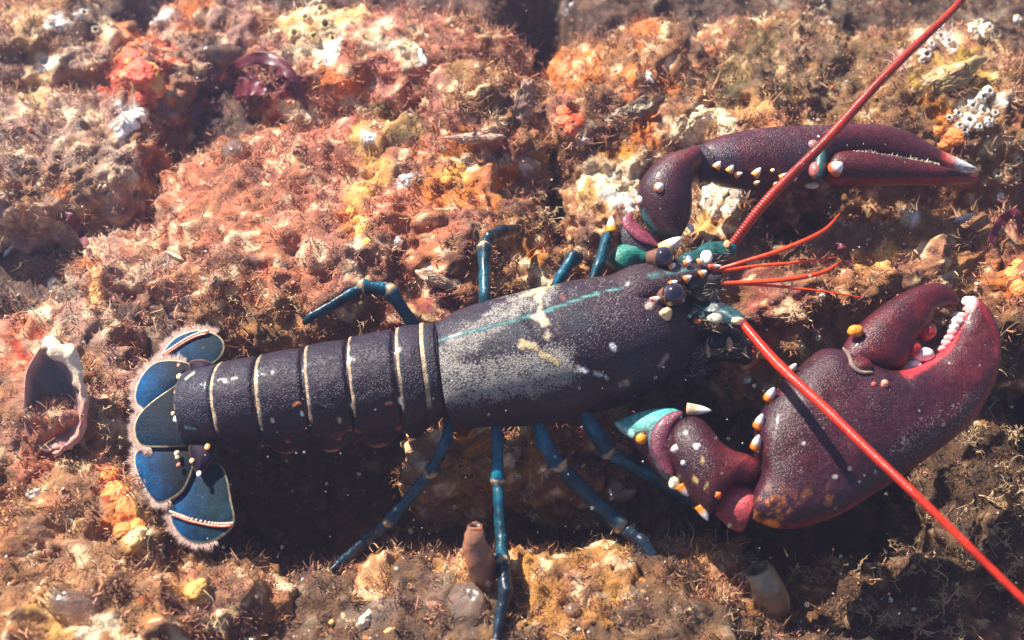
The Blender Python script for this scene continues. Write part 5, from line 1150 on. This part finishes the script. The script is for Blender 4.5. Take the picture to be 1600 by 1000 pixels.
# shell grit strewn on the turf, and specks adrift in the water
def specks(P, size, cols, seed):
    r = np.random.default_rng(seed); n = len(P); O = np.array([[1, 0, 0], [-1, 0, 0], [0, 1, 0], [0, -1, 0], [0, 0, 1], [0, 0, -1]], float)
    S = O[None]*r.uniform(.4, 1.3, (n, 6, 1))*size[:, None, None]; a = r.uniform(0, 6.28, n); c, s_ = np.cos(a), np.sin(a)
    S = np.stack([S[..., 0]*c[:, None]-S[..., 2]*s_[:, None], S[..., 1], S[..., 0]*s_[:, None]+S[..., 2]*c[:, None]], -1)
    T = np.array([[0, 2, 4], [2, 1, 4], [1, 3, 4], [3, 0, 4], [2, 0, 5], [1, 2, 5], [3, 1, 5], [0, 3, 5]]); return (P[:, None]+S).reshape(-1, 3), None, (T[None]+(np.arange(n)*6)[:, None, None]).reshape(-1, 3), np.repeat(cols, 6, 0)
ng_ = 5200; ii = rng.choice(NT, ng_); P = pp[ii]+tn[ii]*rng.uniform(.0003, .0028, ng_)[:, None]; kk = rng.random(ng_)[:, None]
cols = np.where(kk < .3, A(.74, .66, .54), np.where(kk < .6, A(.66, .38, .14), np.where(kk < .8, A(.62, .22, .10), A(.10, .04, .04))))
build('shell_grit', specks(P, rng.gamma(2.0, .00030, ng_)+.0002, cols, 1), M_LIME, label='pale shell grit strewn over the turf', cat='grit', kind='stuff', smooth=False)
ns = 4200; X = rng.uniform(-.45, .5, ns); Y = rng.uniform(-.3, .5, ns); Z = rng.uniform(-.03, .16, ns)
build('marine_snow', specks(np.stack([X, Y, Z], -1), rng.gamma(2.0, .000095, ns)+.00010, np.tile(A(.7, .68, .66), (ns, 1)), 2), M_LIME, label='fine pale specks adrift in the water', cat='particles', kind='stuff', smooth=False)

# ---- water haze: even, pale, forward scattering
hm = bpy.data.materials.new('sea_water_haze'); hm.use_nodes = True; N = hm.node_tree.nodes; L = hm.node_tree.links
N.remove(N['Principled BSDF']); pv = N.new('ShaderNodeVolumePrincipled'); L.new(pv.outputs[0], N['Material Output'].inputs['Volume'])
pv.inputs['Color'].default_value = (0.46, 0.58, 1.0, 1); pv.inputs['Density'].default_value = HAZE; pv.inputs['Anisotropy'].default_value = 0.66
x0, x1, y0, y1, z0, z1 = -4.6, 4.6, -4.6, 4.7, -1.4, .66
Vb = np.array([[x, y, z] for z in (z0, z1) for y in (y0, y1) for x in (x0, x1)])
build('haze', (Vb, [[0, 2, 3, 1], [4, 5, 7, 6], [0, 1, 5, 4], [2, 6, 7, 3], [0, 4, 6, 2], [1, 3, 7, 5]], None), hm, label='pale blue haze of the sea water', cat='haze', kind='stuff', smooth=False)
